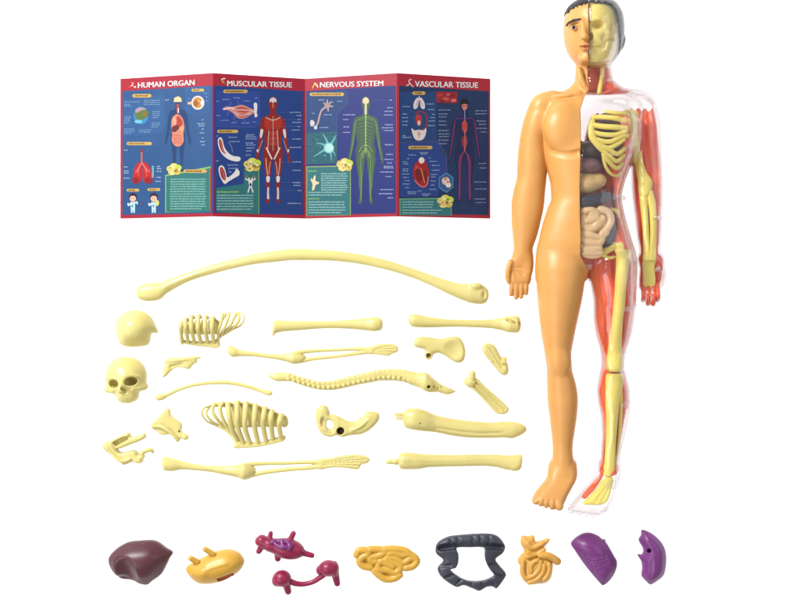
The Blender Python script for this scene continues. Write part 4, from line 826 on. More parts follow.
def footb(f):
    f.pillow([(606, 477), (614, 479), (612, 488), (607, 500), (600, 504), (590, 504), (582, 503), (588, 497), (598, 487)], 30, 3.5, edge=2.5, sm=3, tilt=(0, .4))
    for a, c in (((606, 482), (587, 501)), ((608, 484), (594, 502)), ((610, 485), (601, 502))): f.groove([a, ((a[0]+c[0])/2, (a[1]+c[1])/2), c], .8, .5, k=.8)
part('foot_bone', BONE2, (580, 474, 18), (618, 508, 46), footb, .6, 1.6)
CLW = PEGM
part('ankle_block', CLW, (602, 478, 18), (622, 494, 42), lambda f: f.ell((612.5, 484.5, 31), (7.6, 5, 6), rot=-12), .6, 1.4)
def hum(f): f.loft([(111, 627.4, 634, 36, 4), (114, 625.6, 637, 36, 5.6), (119, 626, 637.4, 35.5, 6), (128, 627.6, 636.4, 34.5, 5), (145, 630.6, 639, 32.5, 4.6), (160, 633.4, 642.6, 30, 4.6), (172, 636.4, 647.6, 26, 5), (182, 638.6, 653.4, 25.5, 5.4), (190, 639, 652.4, 25, 5.4), (196, 641, 649.6, 25, 5)], axis='y')
part('humerus', BONE2, (624, 110, 16), (656, 198, 42), hum)
part('collar_bone', BONE2, (614, 108, 30), (632, 122, 52), lambda f: f.path([(616, 118.5, zt(616, 118, 5), 1.6), (623, 113.5, zt(623, 113, 5), 1.6), (630, 111.5, 36, 1.6)]))
part('radius', BONE2, (638, 188, 14), (662, 266, 36), lambda f: f.path([(650, 192, 25, 4), (653.2, 206, 24.5, 3.8), (654.4, 225, 24, 3.4), (654.2, 245, 23, 3.4), (653, 262, 22, 4)]))
part('ulna', BONE2, (636, 188, 14), (658, 266, 36), lambda f: f.path([(644, 192, 25, 4.2), (645, 206, 24.5, 3.8), (646.6, 225, 24, 3.3), (647.6, 245, 23, 3.4), (648, 262, 22, 4)]))
def handb(f):
    f.pillow([(645, 258), (656, 258), (656, 268), (657, 280), (655, 288), (645.6, 288), (644.4, 276)], 21, 4, edge=3, sm=3)
    for x in (648, 651, 654): f.groove([(x, 269), (x, 277), (x+.2, 287)], .7, .5, k=.7)
part('hand_bone', BONE2, (640, 254, 12), (662, 292, 34), handb, .6, 1.8)
part('thumb_bone', plastic('thumb_pink', (226, 150, 120), rough=.35), (656, 262, 14), (668, 288, 34), lambda f: f.path([(660, 266, 23, 1.6), (662.4, 274, 24, 1.5), (662.6, 281, 24, 1.3)]), .5, 1.4)
# clear joining pegs
def peg(pts, r, h=.5):
    p = np.array([(x, y, z, r) for x, y, z in pts]); f = Field(p[:, :3].min(0)-r-1, p[:, :3].max(0)+r+1, h); f.path([tuple(v) for v in p]); emit('joining_peg', f, PEGM, FS, fig)
peg([(612, 198, 43), (618, 198, 41), (622.5, 198.5, 33)], 2.6); peg([(655.5, 217.5, 27), (660, 217.5, 29)], 2.6); peg([(625, 309.5, 40), (630, 308, 42), (634, 305.5, 35)], 2.4)
peg([(623, 405.5, 31), (629, 402.5, 29)], 2.2); peg([(657.5, 270, 25.5), (659.5, 268, 26)], 2.0); peg([(648, 101, 38), (652, 104, 36)], 2.2); peg([(604, 94, 45), (608, 92.6, 44)], 1.5); peg([(606, 508, 36), (600, 508.6, 38)], 2.2)
# ------------------------------------------------------------------ the folded leaflet: four printed panels standing in a shallow zigzag
LX = [120.4, 213, 305, 397, 490.2]; LZ = [1.2, 37., 1.2, 37., 1.2]; LT, LB = 79.0, 218.6
LS = Spot(305, 149, 0.001)
leaf = thing('leaflet', LS, 'red bordered leaflet folded into four panels of blue anatomy charts', 'leaflet')
# fold lines as real points (mm, about the picture centre): the folds alternate between lying on the table and standing up
def fold(i): k = 1-LZ[i]/H; return np.array([(LX[i]-400)*k, LZ[i]])
TOPY, BOTY = 300-LT, 300-LB
class Panel:
    def __init__(s, i, label_title):
        s.i = i; a, b = fold(i), fold(i+1); s.a, s.b = a, b; s.n = np.array([-(b[1]-a[1]), b[0]-a[0]]); s.n /= np.hypot(*s.n)
        s.x0, s.x1 = LX[i], LX[i+1]
        s.z0, s.z1 = LZ[i], LZ[i+1]
        s.layer = {}
        s.obj = None
    def uv(s, x, y):
        """a spot measured on the printed chart (picture px) -> fraction across and down the panel"""
        u = (x-s.x0)/(s.x1-s.x0); z = s.z0+(s.z1-s.z0)*u; k = 1/(1-z/H); t = 300-TOPY*k; b = 300-BOTY*k
        return u, (y-t)/(b-t)
    def pt(s, u, v, off):
        p = s.a+(s.b-s.a)*u+s.n*off; return (p[0]-LS.c[0], TOPY+(BOTY-TOPY)*v-LS.c[1], p[1])
    def start(s, name, parent): s.V = []; s.F = []; s.M = []; s.mats = []; s.name = name; s.parent = parent; s.base = getattr(s, 'base', 0)
    def poly(s, pts, rgb, lay, sm=0):
        if sm: pts = smooth_closed(pts, sm)
        m = ink(rgb)
        if m not in s.mats: s.mats.append(m)
        n0 = len(s.V); s.cnt = getattr(s, 'cnt', 0)+1; s.V += [s.pt(*s.uv(x, y), .10+lay*.055+(s.cnt % 40)*.0013) for x, y in pts]; f = list(range(n0, n0+len(pts)))
        ar = sum(pts[k-1][0]*pts[k][1]-pts[k][0]*pts[k-1][1] for k in range(len(pts)))
        s.F.append(f if ar < 0 else f[::-1]); s.M.append(s.mats.index(m))
    def rect(s, x0, y0, x1, y1, rgb, lay): s.poly([(x0, y0), (x1, y0), (x1, y1), (x0, y1)], rgb, lay)
    def ell(s, cx, cy, rx, ry, rgb, lay, n=18): s.poly([(cx+rx*math.cos(t), cy+ry*math.sin(t)) for t in np.linspace(0, 2*math.pi, n+1)[:-1]], rgb, lay)
    def line(s, pts, w, rgb, lay, sm=4, w1=None):
        q = smooth_open(np.array(pts, float), sm) if sm and len(pts) > 2 else np.array(pts, float)
        d = np.gradient(q, axis=0); d /= np.maximum(np.hypot(d[:, 0], d[:, 1]), 1e-6)[:, None]; nn = np.stack([-d[:, 1], d[:, 0]], 1)
        ws = np.linspace(w, w1 if w1 is not None else w, len(q))[:, None]/2
        for k in range(len(q)-1): s.poly([tuple(q[k]+nn[k]*ws[k]), tuple(q[k+1]+nn[k+1]*ws[k+1]), tuple(q[k+1]-nn[k+1]*ws[k+1]), tuple(q[k]-nn[k]*ws[k])], rgb, lay)
    def words(s, x0, x1, y0, y1, n, rgb, lay, h=.8, ragged=.25, rnd=random.Random(7)):
        """unreadable fine print: rows of word-length strokes"""
        for r in range(n):
            y = y0+(y1-y0)*(r+.5)/n; x = x0+rnd.uniform(0, .4); end = x1-(x1-x0)*(rnd.uniform(0, ragged) if r == n-1 or ragged > .3 else rnd.uniform(0, .05))
            while x < end-.8:
                w = min(rnd.uniform(1.0, 3.4), end-x); e = x+w
                while x < e-.2:
                    a = rnd.uniform(.28, .5); t, u = rnd.choice(((.5, .5), (.5, .5), (.8, .5), (.5, .8), (.35, .5))); s.rect(x, y-h*t, x+a, y+h*u, rgb, lay); x += a+.1
                x += .4
    def finish(s):
        if not s.V: return None
        me = bpy.data.meshes.new(s.name); me.from_pydata([tuple(c/1000 for c in v) for v in s.V], [], s.F)
        for m in s.mats: me.materials.append(m)
        me.polygons.foreach_set('material_index', s.M); me.update()
        o = bpy.data.objects.new(s.name, me); COL.objects.link(o); o.parent = s.parent; return o
    def text(s, body, x0, x1, ytop0, ytop1, hgt, rgb, lay, name='title'):
        """lettering laid into the box from x0 to x1 whose top runs from ytop0 to ytop1"""
        cu = bpy.data.curves.new('title', 'FONT'); cu.body = body; cu.size = 1; cu.offset = 0.; cu.space_character = 1.02; cu.resolution_u = 3
        ob = bpy.data.objects.new('title', cu); COL.objects.link(ob); dg = bpy.context.evaluated_depsgraph_get(); me0 = ob.evaluated_get(dg).to_mesh()
        v = np.array([w.co[:2] for w in me0.vertices]); F = [list(p.vertices) for p in me0.polygons]; ob.evaluated_get(dg).to_mesh_clear()
        bpy.data.objects.remove(ob); bpy.data.curves.remove(cu)
        a, b = v.min(0), v.max(0); t = (v-a)/(b-a); V = []
        F0, F = F, []
        for k, (sx, sy) in enumerate(((-.22, 0), (.22, 0), (0, .12))):     # struck three times, a bold display face
            F += [[i+len(V) for i in f] for f in F0]
            V += [tuple(c/1000 for c in s.pt(*s.uv(x0+(x1-x0)*tx+sx, ytop0+(ytop1-ytop0)*tx+hgt*(1-ty)+sy), .10+(lay+k*.5)*.055)) for tx, ty in t]
        me = bpy.data.meshes.new(name); me.from_pydata(V, [], F); me.materials.append(ink(rgb)); me.update()
        o = bpy.data.objects.new(name, me); COL.objects.link(o); o.parent = s.parent; return o

RED, DRED = (182, 34, 56), (150, 26, 50); WHT = (246, 244, 244); GOLD = (216, 178, 96); GREEN = (52, 128, 122); LIME = (140, 196, 100); PALE = (176, 198, 224)
def sheet(i, col, left=None):
    p = Panel(i, None); nseg = 1
    # the card itself, 0.5 mm thick
    V = []; 
    for u in (0, 1):
        for v in (0, 1):
            for o_ in (-.4, .05): V.append(tuple(c/1000 for c in p.pt(u, v, o_)))
    me = bpy.data.meshes.new('panel'); me.from_pydata(V, [], [(1, 3, 7, 5), (0, 4, 6, 2), (0, 1, 5, 4), (2, 6, 7, 3), (0, 2, 3, 1), (4, 5, 7, 6)]); me.materials.append(ink(RED)); me.update()
    o = bpy.data.objects.new('panel', me); COL.objects.link(o); o.parent = leaf; p.obj = o
    p.T = lambda x: p_top(p, x); p.Bt = lambda x: p_bot(p, x)
    return p
def p_top(p, x): z = p.z0+(p.z1-p.z0)*(x-p.x0)/(p.x1-p.x0); return 300-TOPY/(1-z/H)
def p_bot(p, x): z = p.z0+(p.z1-p.z0)*(x-p.x0)/(p.x1-p.x0); return 300-BOTY/(1-z/H)
def field(p, x0, x1, t0, t1, rgb, lay): p.poly([(x0, p.T(x0)+t0), (x1, p.T(x1)+t0), (x1, p.Bt(x1)-t1), (x0, p.Bt(x0)-t1)], rgb, lay)
def pill(p, x0, x1, y, h, lay=4):
    p.poly([(x0, y-h/2), (x1, y-h/2), (x1+h*.4, y), (x1, y+h/2), (x0, y+h/2), (x0-h*.4, y)], GOLD, lay); p.words(x0+1, x1-1, y-h*.4, y+h*.4, 1, (120, 84, 40), lay+1, h=h*.36)
def labels(p, L, rgb=PALE, lay=4, h=.85):
    for x0, x1, y in L: p.words(x0, x1, y-.6, y+.6, 1, rgb, lay, h=h, ragged=.02)
def splash(p, cx, cy, s=1.):
    for dx, dy, rx, c in ((-4, -1, 3.6, (224, 206, 120)), (0, -3, 4.2, (232, 222, 110)), (4, -2, 3.6, (206, 220, 70)), (3, 2, 3.6, (222, 200, 90)), (-2, 2, 4, (240, 224, 140))): p.ell(cx+dx*s, cy+dy*s, rx*s, rx*s*.85, c, 8)
    for dx, dy, rx, c in ((-3, 0, 1.6, (246, 200, 150)), (2, 1, 2.2, (200, 140, 40)), (1.4, .4, 1.1, (120, 60, 30)), (4, -.5, 1.3, (250, 240, 190)), (-1, -3, 1.3, (250, 250, 210))): p.ell(cx+dx*s, cy+dy*s, rx*s, rx*s*.85, c, 9)
    r2 = random.Random(int(cx*7))
    for k in range(16): p.ell(cx+r2.uniform(-6, 6)*s, cy+r2.uniform(-3.6, 3)*s, r2.uniform(.5, 1.2)*s, r2.uniform(.4, 1)*s, r2.choice([(246, 232, 150), (150, 110, 40), (196, 206, 60), (240, 190, 120), (252, 248, 214), (120, 130, 50)]), 10, 7)
NARROW = .70
def man(p, cx, top, s, c, lay, arms=True):
    """printed standing body; s = px per unit, the body is 100 units tall"""
    q = lambda pts: [(cx+a*s*NARROW, top+b*s) for a, b in pts]
    p.poly(q([(-5, 2), (0, 0), (5, 2), (5.6, 8), (3, 13), (-3, 13), (-5.6, 8)]), c, lay, 3)
    p.poly(q([(-3, 11), (3, 11), (4, 16), (12, 18.5), (16, 22), (12.5, 34), (11, 44), (12.5, 54), (-12.5, 54), (-11, 44), (-12.5, 34), (-16, 22), (-12, 18.5), (-4, 16)]), c, lay, 2)
    for d in (-1, 1):
        p.poly(q([(d*12, 19), (d*16, 22), (d*18.5, 34), (d*20, 44), (d*22.5, 54), (d*23.5, 60), (d*21, 62), (d*19.5, 57), (d*16, 46), (d*13.5, 35), (d*11.5, 26)]), c, lay, 2)
        p.poly(q([(d*.6, 52), (d*12.5, 52), (d*12, 64), (d*9.6, 74), (d*9.6, 80), (d*8, 91), (d*10, 97), (d*7, 99), (d*4.6, 96), (d*4.4, 82), (d*3.4, 73), (d*1.4, 60)]), c, lay, 2)

# ---- panel one: organs
p = sheet(0, None); p.start('chart', p.obj)
field(p, 122.6, 211.4, 12.5, 3.4, (42, 88, 142), 1); field(p, 211.6, 213, 14, 3.4, (64, 70, 150), 1)
p.poly([(138, 98), (165, 94), (166, 125), (163, 134), (124, 137), (124, 100)], (48, 96, 152), 2)
man(p, 178.6, 96, .78, (26, 62, 112), 3)
p.poly([(175, 98), (178.8, 96.2), (182, 98), (182.4, 102), (174.4, 102)], (238, 214, 160), 4); p.rect(177.4, 104, 179.8, 113, (190, 70, 70), 4); p.rect(178.6, 108, 179.6, 113, (240, 230, 226), 5)
p.poly([(173, 118), (178, 114), (183, 118), (185, 126), (184, 134), (184.4, 141), (181, 146), (176, 146), (172.6, 141), (173, 134), (172, 126)], (222, 140, 116), 4, 3)
p.poly([(178, 116), (182, 119), (183.4, 124), (180, 127), (177, 124)], (190, 60, 46), 5, 3); p.poly([(173, 127), (178, 125), (180, 128), (176, 132), (172.6, 131)], (110, 40, 44), 5, 3); p.ell(175.4, 121, 2, 4, (236, 170, 140), 5); p.ell(182.6, 129, 2, 2.6, (230, 168, 110), 5)
for k in range(4): p.line([(174.4, 136+k*2.4), (178.6, 135.4+k*2.4), (182.8, 136.4+k*2.4)], .7, (200, 100, 80), 6)
p.ell(141.6, 115.6, 7.6, 8.8, (60, 140, 206), 4); p.poly([(135, 113), (141, 109), (148.6, 111), (149, 116), (143, 120), (138, 120)], (96, 120, 56), 5, 3); p.poly([(136, 110), (141, 107.4), (147, 109), (141, 111), (137, 113)], (180, 150, 160), 6, 3); p.ell(145.4, 114, 2.4, 1.8, (150, 110, 50), 6); p.ell(139, 121.6, 4, 1.8, (110, 200, 220), 6)
for a in ((124, 140, 102), (124, 131, 104.4), (124.4, 132, 106), (144.5, 161, 100.4), (144.5, 161, 102.4), (144.5, 161, 104.4), (124, 132, 117), (124, 131, 119), (124, 131, 121), (124, 129, 123), (152.6, 161, 111.6), (153, 161, 113.6), (153, 161, 115.6), (153, 159, 117.6), (152, 161, 123), (152, 161, 125), (152, 159, 127), (124, 136, 129), (124, 135, 131), (124, 133, 133), (139, 152, 130), (139, 151, 132)): labels(p, [a], (136, 172, 208), h=.7)
pill(p, 134, 151, 95.8, 3.6)
p.poly([(186.4, 89), (190, 87.6), (208.6, 86.4), (209.4, 90), (209.4, 112.6), (187, 113.6)], (58, 106, 164), 3); p.poly([(187, 90), (190.6, 88.2), (208.2, 87), (208.8, 112), (187.6, 113)], (44, 92, 150), 4)
pill(p, 193, 203.6, 90.2, 2.8, 5); p.ell(198.4, 102.8, 6.4, 7, (244, 226, 216), 6); p.ell(198.2, 102.8, 4.8, 5.4, (206, 140, 66), 7); p.ell(196.6, 103.4, 2.4, 3, (168, 96, 40), 8); p.ell(202.6, 103, 1.6, 2.4, (250, 244, 236), 8); p.rect(188.4, 102, 192.4, 104.4, (238, 186, 150), 7); p.ell(199.4, 101, 1.2, 1, (230, 180, 110), 8)
labels(p, [(188.4, 196, 95), (200, 207.4, 93.4), (188.6, 190.4, 99), (206, 208.4, 97), (206, 208.4, 101), (206, 208.4, 107), (206, 208.4, 110), (188, 190.6, 108)], (120, 170, 220))
labels(p, [(166, 169.6, 100)]); labels(p, [(202, 205, 119.8), (197.6, 205, 123.8), (199, 205, 126), (202, 205, 129), (200, 205, 133), (202, 205, 138), (200.6, 205, 141.6), (202, 205, 145)])
pill(p, 128, 151.6, 143.6, 3.2); p.poly([(124.4, 137.6), (158, 136.4), (163, 140), (163, 146), (124.4, 146.6)], (46, 92, 148), 2)
p.rect(141.6, 150.6, 143.2, 163, (214, 104, 96), 5); p.ell(142.4, 150.6, 1.5, 1.4, (150, 40, 50), 5)
p.poly([(141.6, 163), (139, 162.6), (135.4, 167), (133.4, 176), (133, 182), (138, 183.6), (142, 180), (142.2, 170)], (196, 36, 40), 5, 3); p.poly([(143.4, 163), (146, 162.4), (149.8, 166), (152.4, 175), (153, 182), (148, 183.6), (143.6, 180), (143, 170)], (196, 36, 40), 5, 3)
p.poly([(133.6, 178), (137, 177), (141, 180), (138, 183.4), (133.4, 182.6)], (150, 24, 40), 6, 2); p.poly([(145, 180), (149, 177), (152.6, 179), (152.4, 183), (147, 183.6)], (150, 24, 40), 6, 2)
p.line([(142.4, 163), (139.6, 167.6), (137.4, 172)], 1.1, (236, 130, 120), 7); p.line([(142.6, 163), (145.6, 167), (148.4, 171.6)], 1.1, (236, 130, 120), 7); p.line([(139.6, 167.6), (138.6, 176)], .6, (230, 110, 100), 7); p.line([(145.6, 167), (147.6, 176)], .6, (230, 110, 100), 7); p.ell(136.4, 172, 1.2, 2, (216, 66, 60), 6); p.ell(149.6, 171, 1.2, 2.4, (216, 66, 60), 6)
p.rect(152.6, 166, 154.6, 177.6, (150, 190, 190), 5)
for k in range(5): p.rect(152.8, 167.4+k*2.1, 154.4, 168.2+k*2.1, (90, 130, 140), 6)
labels(p, [(124, 128.4, 150.2), (124, 129, 167), (124, 129, 171), (124, 129, 173), (124, 130.4, 178.2), (157.6, 162, 166.6), (157.6, 162, 168.6), (157, 162, 171.4), (156.6, 162, 177.4), (156, 162, 181.4)])
for cx in (133.4, 154.6):
    pill(p, cx-5.6, cx+5.6, 190.2-(cx-133)*.03, 2.8)
    p.ell(cx, 197, 4.0, 4.0, (60, 24, 26), 5); p.ell(cx, 198.6, 3.2, 3.0, (246, 196, 172), 6); p.ell(cx-1.2, 198.4, .4, .5, (50, 20, 20), 7); p.ell(cx+1.2, 198.4, .4, .5, (50, 20, 20), 7); p.ell(cx, 194.6, 3, 1.4, (60, 24, 26), 7)
    p.poly([(cx-2.4, 202), (cx+2.4, 202), (cx+2.2, 209), (cx+2, 213), (cx+.5, 213), (cx, 209), (cx-.5, 213), (cx-2, 213), (cx-2.2, 209)], (196, 226, 236), 6); p.line([(cx-2, 203), (cx-4.4, 205.6), (cx-5, 203)], 1.3, (226, 240, 244), 7); p.line([(cx+2, 203), (cx+4, 202), (cx+4.6, 204.4)], 1.3, (226, 240, 244), 7); p.ell(cx-.4, 206, .9, 1.4, (60, 160, 170), 7)
p.ell(158, 203, 2, 3, (214, 214, 130), 8); p.line([(144.6, 200), (142, 206)], .8, (120, 60, 110), 5)
p.poly([(166, 175), (211, 166.4), (211, 211.6), (166, 212.6)], LIME, 5); p.poly([(167, 176.2), (210.2, 168), (210.2, 211.6), (167, 212.2)], (46, 122, 120), 6); p.rect(209.8, 168, 211.2, 211.4, (170, 92, 48), 7)
p.words(171, 207, 178, 210, 13, (150, 206, 190), 8, h=.95)
pill(p, 185.4, 206, 171.2, 3.4, 8); splash(p, 175, 169.8, 1.0)
p.finish(); p.start('title', p.obj)
p.text('HUMAN ORGAN', 138.6, 195, 82.6, 79.7, 5.4, WHT, 4)
p.start('emblem', p.obj); p.line([(129.6, 87.6), (132, 86), (135.4, 87)], 1.3, (236, 90, 80), 4); p.line([(132.4, 82.6), (133.4, 84.4), (131.6, 86)], 1.1, (244, 230, 226), 5); p.ell(133.6, 83.4, 1, 1.2, (236, 120, 110), 5); p.ell(135.6, 87, 1.2, .9, (240, 214, 210), 5); p.finish()

# ---- panel two: muscles
p = sheet(1, None); p.start('chart', p.obj)
field(p, 214.6, 302.8, 12.4, 3.6, (32, 66, 138), 1); field(p, 213.2, 214.6, 12, 3.6, (128, 40, 86), 2); field(p, 303, 304.8, 12, 3.6, (150, 28, 52), 2)
p.poly([(216, 90), (257, 91.6), (258.6, 96), (258.6, 124), (254, 127), (216, 126)], (44, 72, 156), 2); p.line([(216, 126.4), (254, 127.4), (259, 124), (258.8, 93)], .35, (90, 112, 180), 3, sm=0)
pill(p, 224, 246, 91.4, 3.4); pill(p, 218, 236.6, 131.4, 3.2)
p.poly([(222, 109), (226, 106.6), (231, 107), (237, 105.6), (242, 105), (249, 108), (255, 111.4), (249, 115.6), (243, 118.6), (237, 118), (233, 113.6), (229, 111), (225, 109.6)], (226, 150, 140), 4, 3)
p.poly([(236, 108), (243, 107), (250, 110.6), (244, 113), (237, 112)], (200, 90, 84), 5, 3); p.poly([(237, 115), (244, 113.6), (248, 114.6), (242, 118)], (206, 100, 92), 5, 3); p.line([(236, 110), (244, 110), (254, 111.6)], .7, (246, 220, 214), 6); p.line([(234, 113), (241, 115.6), (250, 113)], .6, (246, 220, 214), 6); p.line([(223, 109.6), (229, 108), (234, 109)], 1.4, (246, 226, 222), 6)
p.poly([(253, 103.6), (256, 103), (256.6, 108), (256, 113), (257, 116), (254, 117.4), (253.6, 111)], (238, 234, 238), 5, 2)
labels(p, [(216, 219, 101.4), (222, 230, 99.6), (232.6, 240, 98), (243, 250, 101), (254, 257, 98), (216, 221, 115.6), (220.6, 228.6, 120.4), (231, 236, 122.6), (241, 249, 123), (252, 256, 122)], (150, 160, 210))
for a, b_ in (((226, 116), (229, 112)), ((233.6, 120), (234, 114)), ((244, 121), (242, 118)), ((231, 102), (229, 106)), ((237, 100), (238, 105))): p.line([a, b_], .25, (150, 160, 210), 4, sm=0)
for oy in (0, 1):
    y = 138 if oy == 0 else 166; X0 = 217
    if oy == 0: pts = [(217.6, 140), (219.6, 137.4), (222, 139), (224, 147), (228, 153), (233, 156), (239, 157), (239.8, 160), (236, 161.6), (228, 159.4), (221.6, 154), (218.4, 147)]
    else: pts = [(218.4, 168), (220.6, 165.4), (223.6, 167), (225.6, 173), (226.6, 177.4), (230, 176), (234, 172), (236, 169), (238.6, 171), (238.6, 175), (234, 178), (228, 181.6), (224.4, 184), (221.4, 180), (219, 174)]
    p.poly(pts, (240, 234, 232), 4, 3)
    if oy == 0: p.poly([(218.6, 141), (220.2, 139), (221.6, 142), (223, 149), (225.6, 154), (222, 152), (219.6, 147)], (176, 44, 44), 5, 3); p.line([(220, 140), (222, 149), (225, 153.4)], .5, (230, 150, 140), 6); p.line([(228, 142), (231, 147), (232, 152.6)], .35, (170, 180, 220), 5)
    else: p.poly([(219.6, 168.6), (221.4, 167), (224, 171), (225.4, 177), (224.6, 180.6), (221.6, 178), (220, 173)], (170, 40, 44), 5, 3); p.line([(221, 169), (223, 174), (224.4, 179)], .5, (230, 150, 140), 6)
labels(p, [(228, 237, 137.4), (229, 239, 141.6), (227, 238, 165), (228, 238, 168.4), (228, 231, 172), (216, 218, 136), (216, 218.4, 161)], (160, 176, 220))
labels(p, [(245, 254, 135), (245, 256, 137), (245, 256, 139), (245, 253, 143), (245, 255, 145), (245, 250.6, 151), (245, 250, 155), (245, 254, 148)], (170, 184, 226))
# muscle man
man(p, 272.4, 97, 1.075, (150, 34, 30), 3)
q = lambda a, b_: (272.4+a*1.075*NARROW, 97+b_*1.075)
p.poly([q(-4, 2), q(0, .4), q(4, 2), q(4.6, 5), q(2, 4.4), q(0, 6), q(-2, 4.4), q(-4.6, 5)], (226, 214, 214), 4, 2)
for d in (-1, 1):
    p.poly([q(d*1, 21), q(d*9, 20), q(d*12, 24), q(d*9, 30), q(d*1.4, 29.6)], (186, 48, 38), 4, 2)
    for k in range(3): p.ell(*q(d*2.6, 34+k*4.6), 2.2, 2.1, (186, 62, 50), 4)
    p.line([q(d*5.6, 31), q(d*6.4, 40), q(d*7, 48)], .7, (238, 196, 176), 5); p.line([q(d*9, 47), q(d*5, 53), q(d*1.4, 58)], 1.4, (244, 226, 214), 5)
    p.poly([q(d*13, 31), q(d*16.4, 30), q(d*17.6, 37), q(d*15.4, 38)], (232, 226, 230), 5, 2); p.ell(*q(d*20.6, 50), 1, 1.6, (230, 210, 204), 5)
    p.line([q(d*3.4, 60), q(d*5, 66), q(d*5.4, 72)], .9, (230, 160, 140), 5); p.line([q(d*9.4, 57), q(d*8.6, 66), q(d*7, 73)], .9, (232, 180, 160), 5)
    p.poly([q(d*4.4, 74), q(d*9, 74), q(d*8.4, 79), q(d*5, 79)], (236, 232, 232), 5, 2); p.line([q(d*6.4, 84), q(d*6.8, 90), q(d*6.4, 95)], 1.6, (228, 220, 224), 5, w1=2.2); p.line([q(d*14, 40), q(d*17, 46), q(d*20, 52)], .6, (226, 170, 150), 5)
p.line([q(0, 18), q(0, 50)], .5, (236, 200, 184), 5, sm=0); p.line([q(-10, 19), q(0, 21.6), q(10, 19)], .8, (236, 190, 170), 5); p.ell(*q(0, 8), 1, 2.4, (204, 104, 84), 4)
R_ = [(289.6, 301, 112.4), (296, 301, 115.6), (297, 301, 119.6), (292, 301, 122.4), (297, 301, 126.6), (291, 301, 130), (292, 301, 139), (289, 301, 147.4), (292, 301, 162), (292, 301, 170.4), (292, 301, 182.6), (293, 301, 185.4), (297, 301, 190.6), (287, 301, 203.4)]
labels(p, R_, (176, 190, 226))
for x0, x1, y in R_[::2]: p.line([(280, y), (x0-1, y)], .22, (110, 130, 190), 3, sm=0)
p.poly([(216, 188), (243, 184), (243, 168), (258, 168), (258.4, 214.4), (216, 212)], (46, 118, 124), 4); p.line([(258.2, 170), (258.2, 214.2)], .9, (120, 180, 80), 6, sm=0); p.words(216.6, 239, 190.6, 193.4, 1, (170, 210, 90), 6, h=1.1); p.words(216.6, 254, 194, 210.6, 6, (172, 216, 206), 6, h=.95)
splash(p, 251.6, 165.4, 1.15)
for d in (-1, 1): p.line([(249.8+d*1.4, 180.6), (249.8+d*4.6, 179), (249.8+d*4.4, 175.6)], 1.3, (236, 232, 232), 7); p.line([(249.8+d*.9, 187), (249.8+d*2.6, 192.6)], 1.3, (236, 232, 232), 7, sm=0); p.ell(249.8+d*5, 176.6, .8, 1.8, (150, 60, 60), 8)
p.poly([(247.4, 177.6), (252.2, 177.6), (251.6, 183), (250.8, 187.4), (248.8, 187.4), (248, 183)], (236, 236, 232), 7); p.ell(249.8, 177.6, 1, 2.4, (60, 110, 60), 8); p.ell(249.8, 184.6, 1, 1.6, (60, 40, 90), 8)
p.finish(); p.start('title', p.obj); p.text('MUSCULAR TISSUE', 227, 291.4, 80.6, 82.2, 5.3, WHT, 4)
p.start('emblem', p.obj); p.line([(221.4, 80.4), (222.4, 78.8), (225, 78.6)], 1.5, (240, 214, 196), 4); p.ell(222.8, 82, 1.2, 1.4, (226, 140, 60), 4); p.ell(224.6, 83.6, .8, .7, (90, 160, 80), 5); p.finish()

# ---- panel three: nerves
p = sheet(2, None); p.start('chart', p.obj)
field(p, 306.2, 396, 12.4, 3.2, (26, 42, 124), 1); field(p, 305.2, 306.2, 12, 3, (186, 40, 70), 2)
p.poly([(306.4, 92), (346, 90), (348.6, 94), (348.6, 104), (338, 114), (338, 163), (306.4, 164)], (26, 66, 122), 2); p.line([(346.6, 90), (349, 96), (348.6, 104), (338, 114), (337.6, 150)], .35, (60, 96, 160), 3, sm=0)
pill(p, 311, 343.6, 94.4, 3.4)
for a in ((-4, -3), (0, -6), (4, -4), (6, 1), (1, 6), (-3, 3)): p.line([(328, 105.6), (328+a[0], 105.6+a[1])], 2.0, (196, 176, 170), 4, sm=0, w1=.8)
p.ell(328, 105.6, 3.2, 2.8, (176, 146, 140), 5); p.line([(326, 107.6), (322.4, 110), (320, 116), (318.6, 122), (316.4, 126.6)], 1.8, (184, 158, 156), 5); p.poly([(310.4, 121), (313, 120), (315, 122.6), (314, 126), (311, 126)], (214, 206, 204), 5, 2); p.ell(316, 127.6, 1.8, 2, (202, 212, 222), 5)
labels(p, [(318.6, 325, 100), (331, 335, 102), (338, 343.6, 101.4), (312.4, 316, 113.4), (324, 332, 114.8), (320, 329.6, 127.6)], (150, 180, 214))
p.poly([(307, 133), (337.6, 131.6), (337.6, 163.6), (307, 164.4)], (30, 96, 110), 4)
rr = random.Random(5)
for k in range(26): x, y = rr.uniform(308, 336), rr.uniform(134, 163); p.ell(x, y, rr.uniform(.5, 1.8), rr.uniform(.4, 1.4), rr.choice([(44, 128, 136), (24, 76, 92), (60, 150, 150)]), 5, 8)
for a in ((-15, 9), (-6, -15), (8, -13), (3, 13), (7, 8), (-12, -5)):
    e = (min(336.8, max(308, 329+a[0])), min(163, max(133.6, 148+a[1]))); p.line([(329, 148), ((329+e[0])/2+1, (148+e[1])/2-1), e], 3.0, (96, 186, 190), 6, w1=.5)
p.ell(329.6, 148, 5.2, 5.4, (130, 208, 206), 7); p.ell(329.6, 148, 3, 3.4, (190, 234, 228), 8)
for k in range(12): t = k*.6; p.ell(329.6+3.6*math.cos(t), 148+3.6*math.sin(t), .8, .8, (210, 240, 236), 9, 6)
p.poly([(306.6, 166.4), (351.6, 165.2), (351.6, 215.2), (306.6, 216)], (150, 176, 100), 4); p.poly([(307.4, 167.4), (350.8, 166.4), (350.8, 214.8), (307.4, 215.6)], (44, 118, 122), 5)
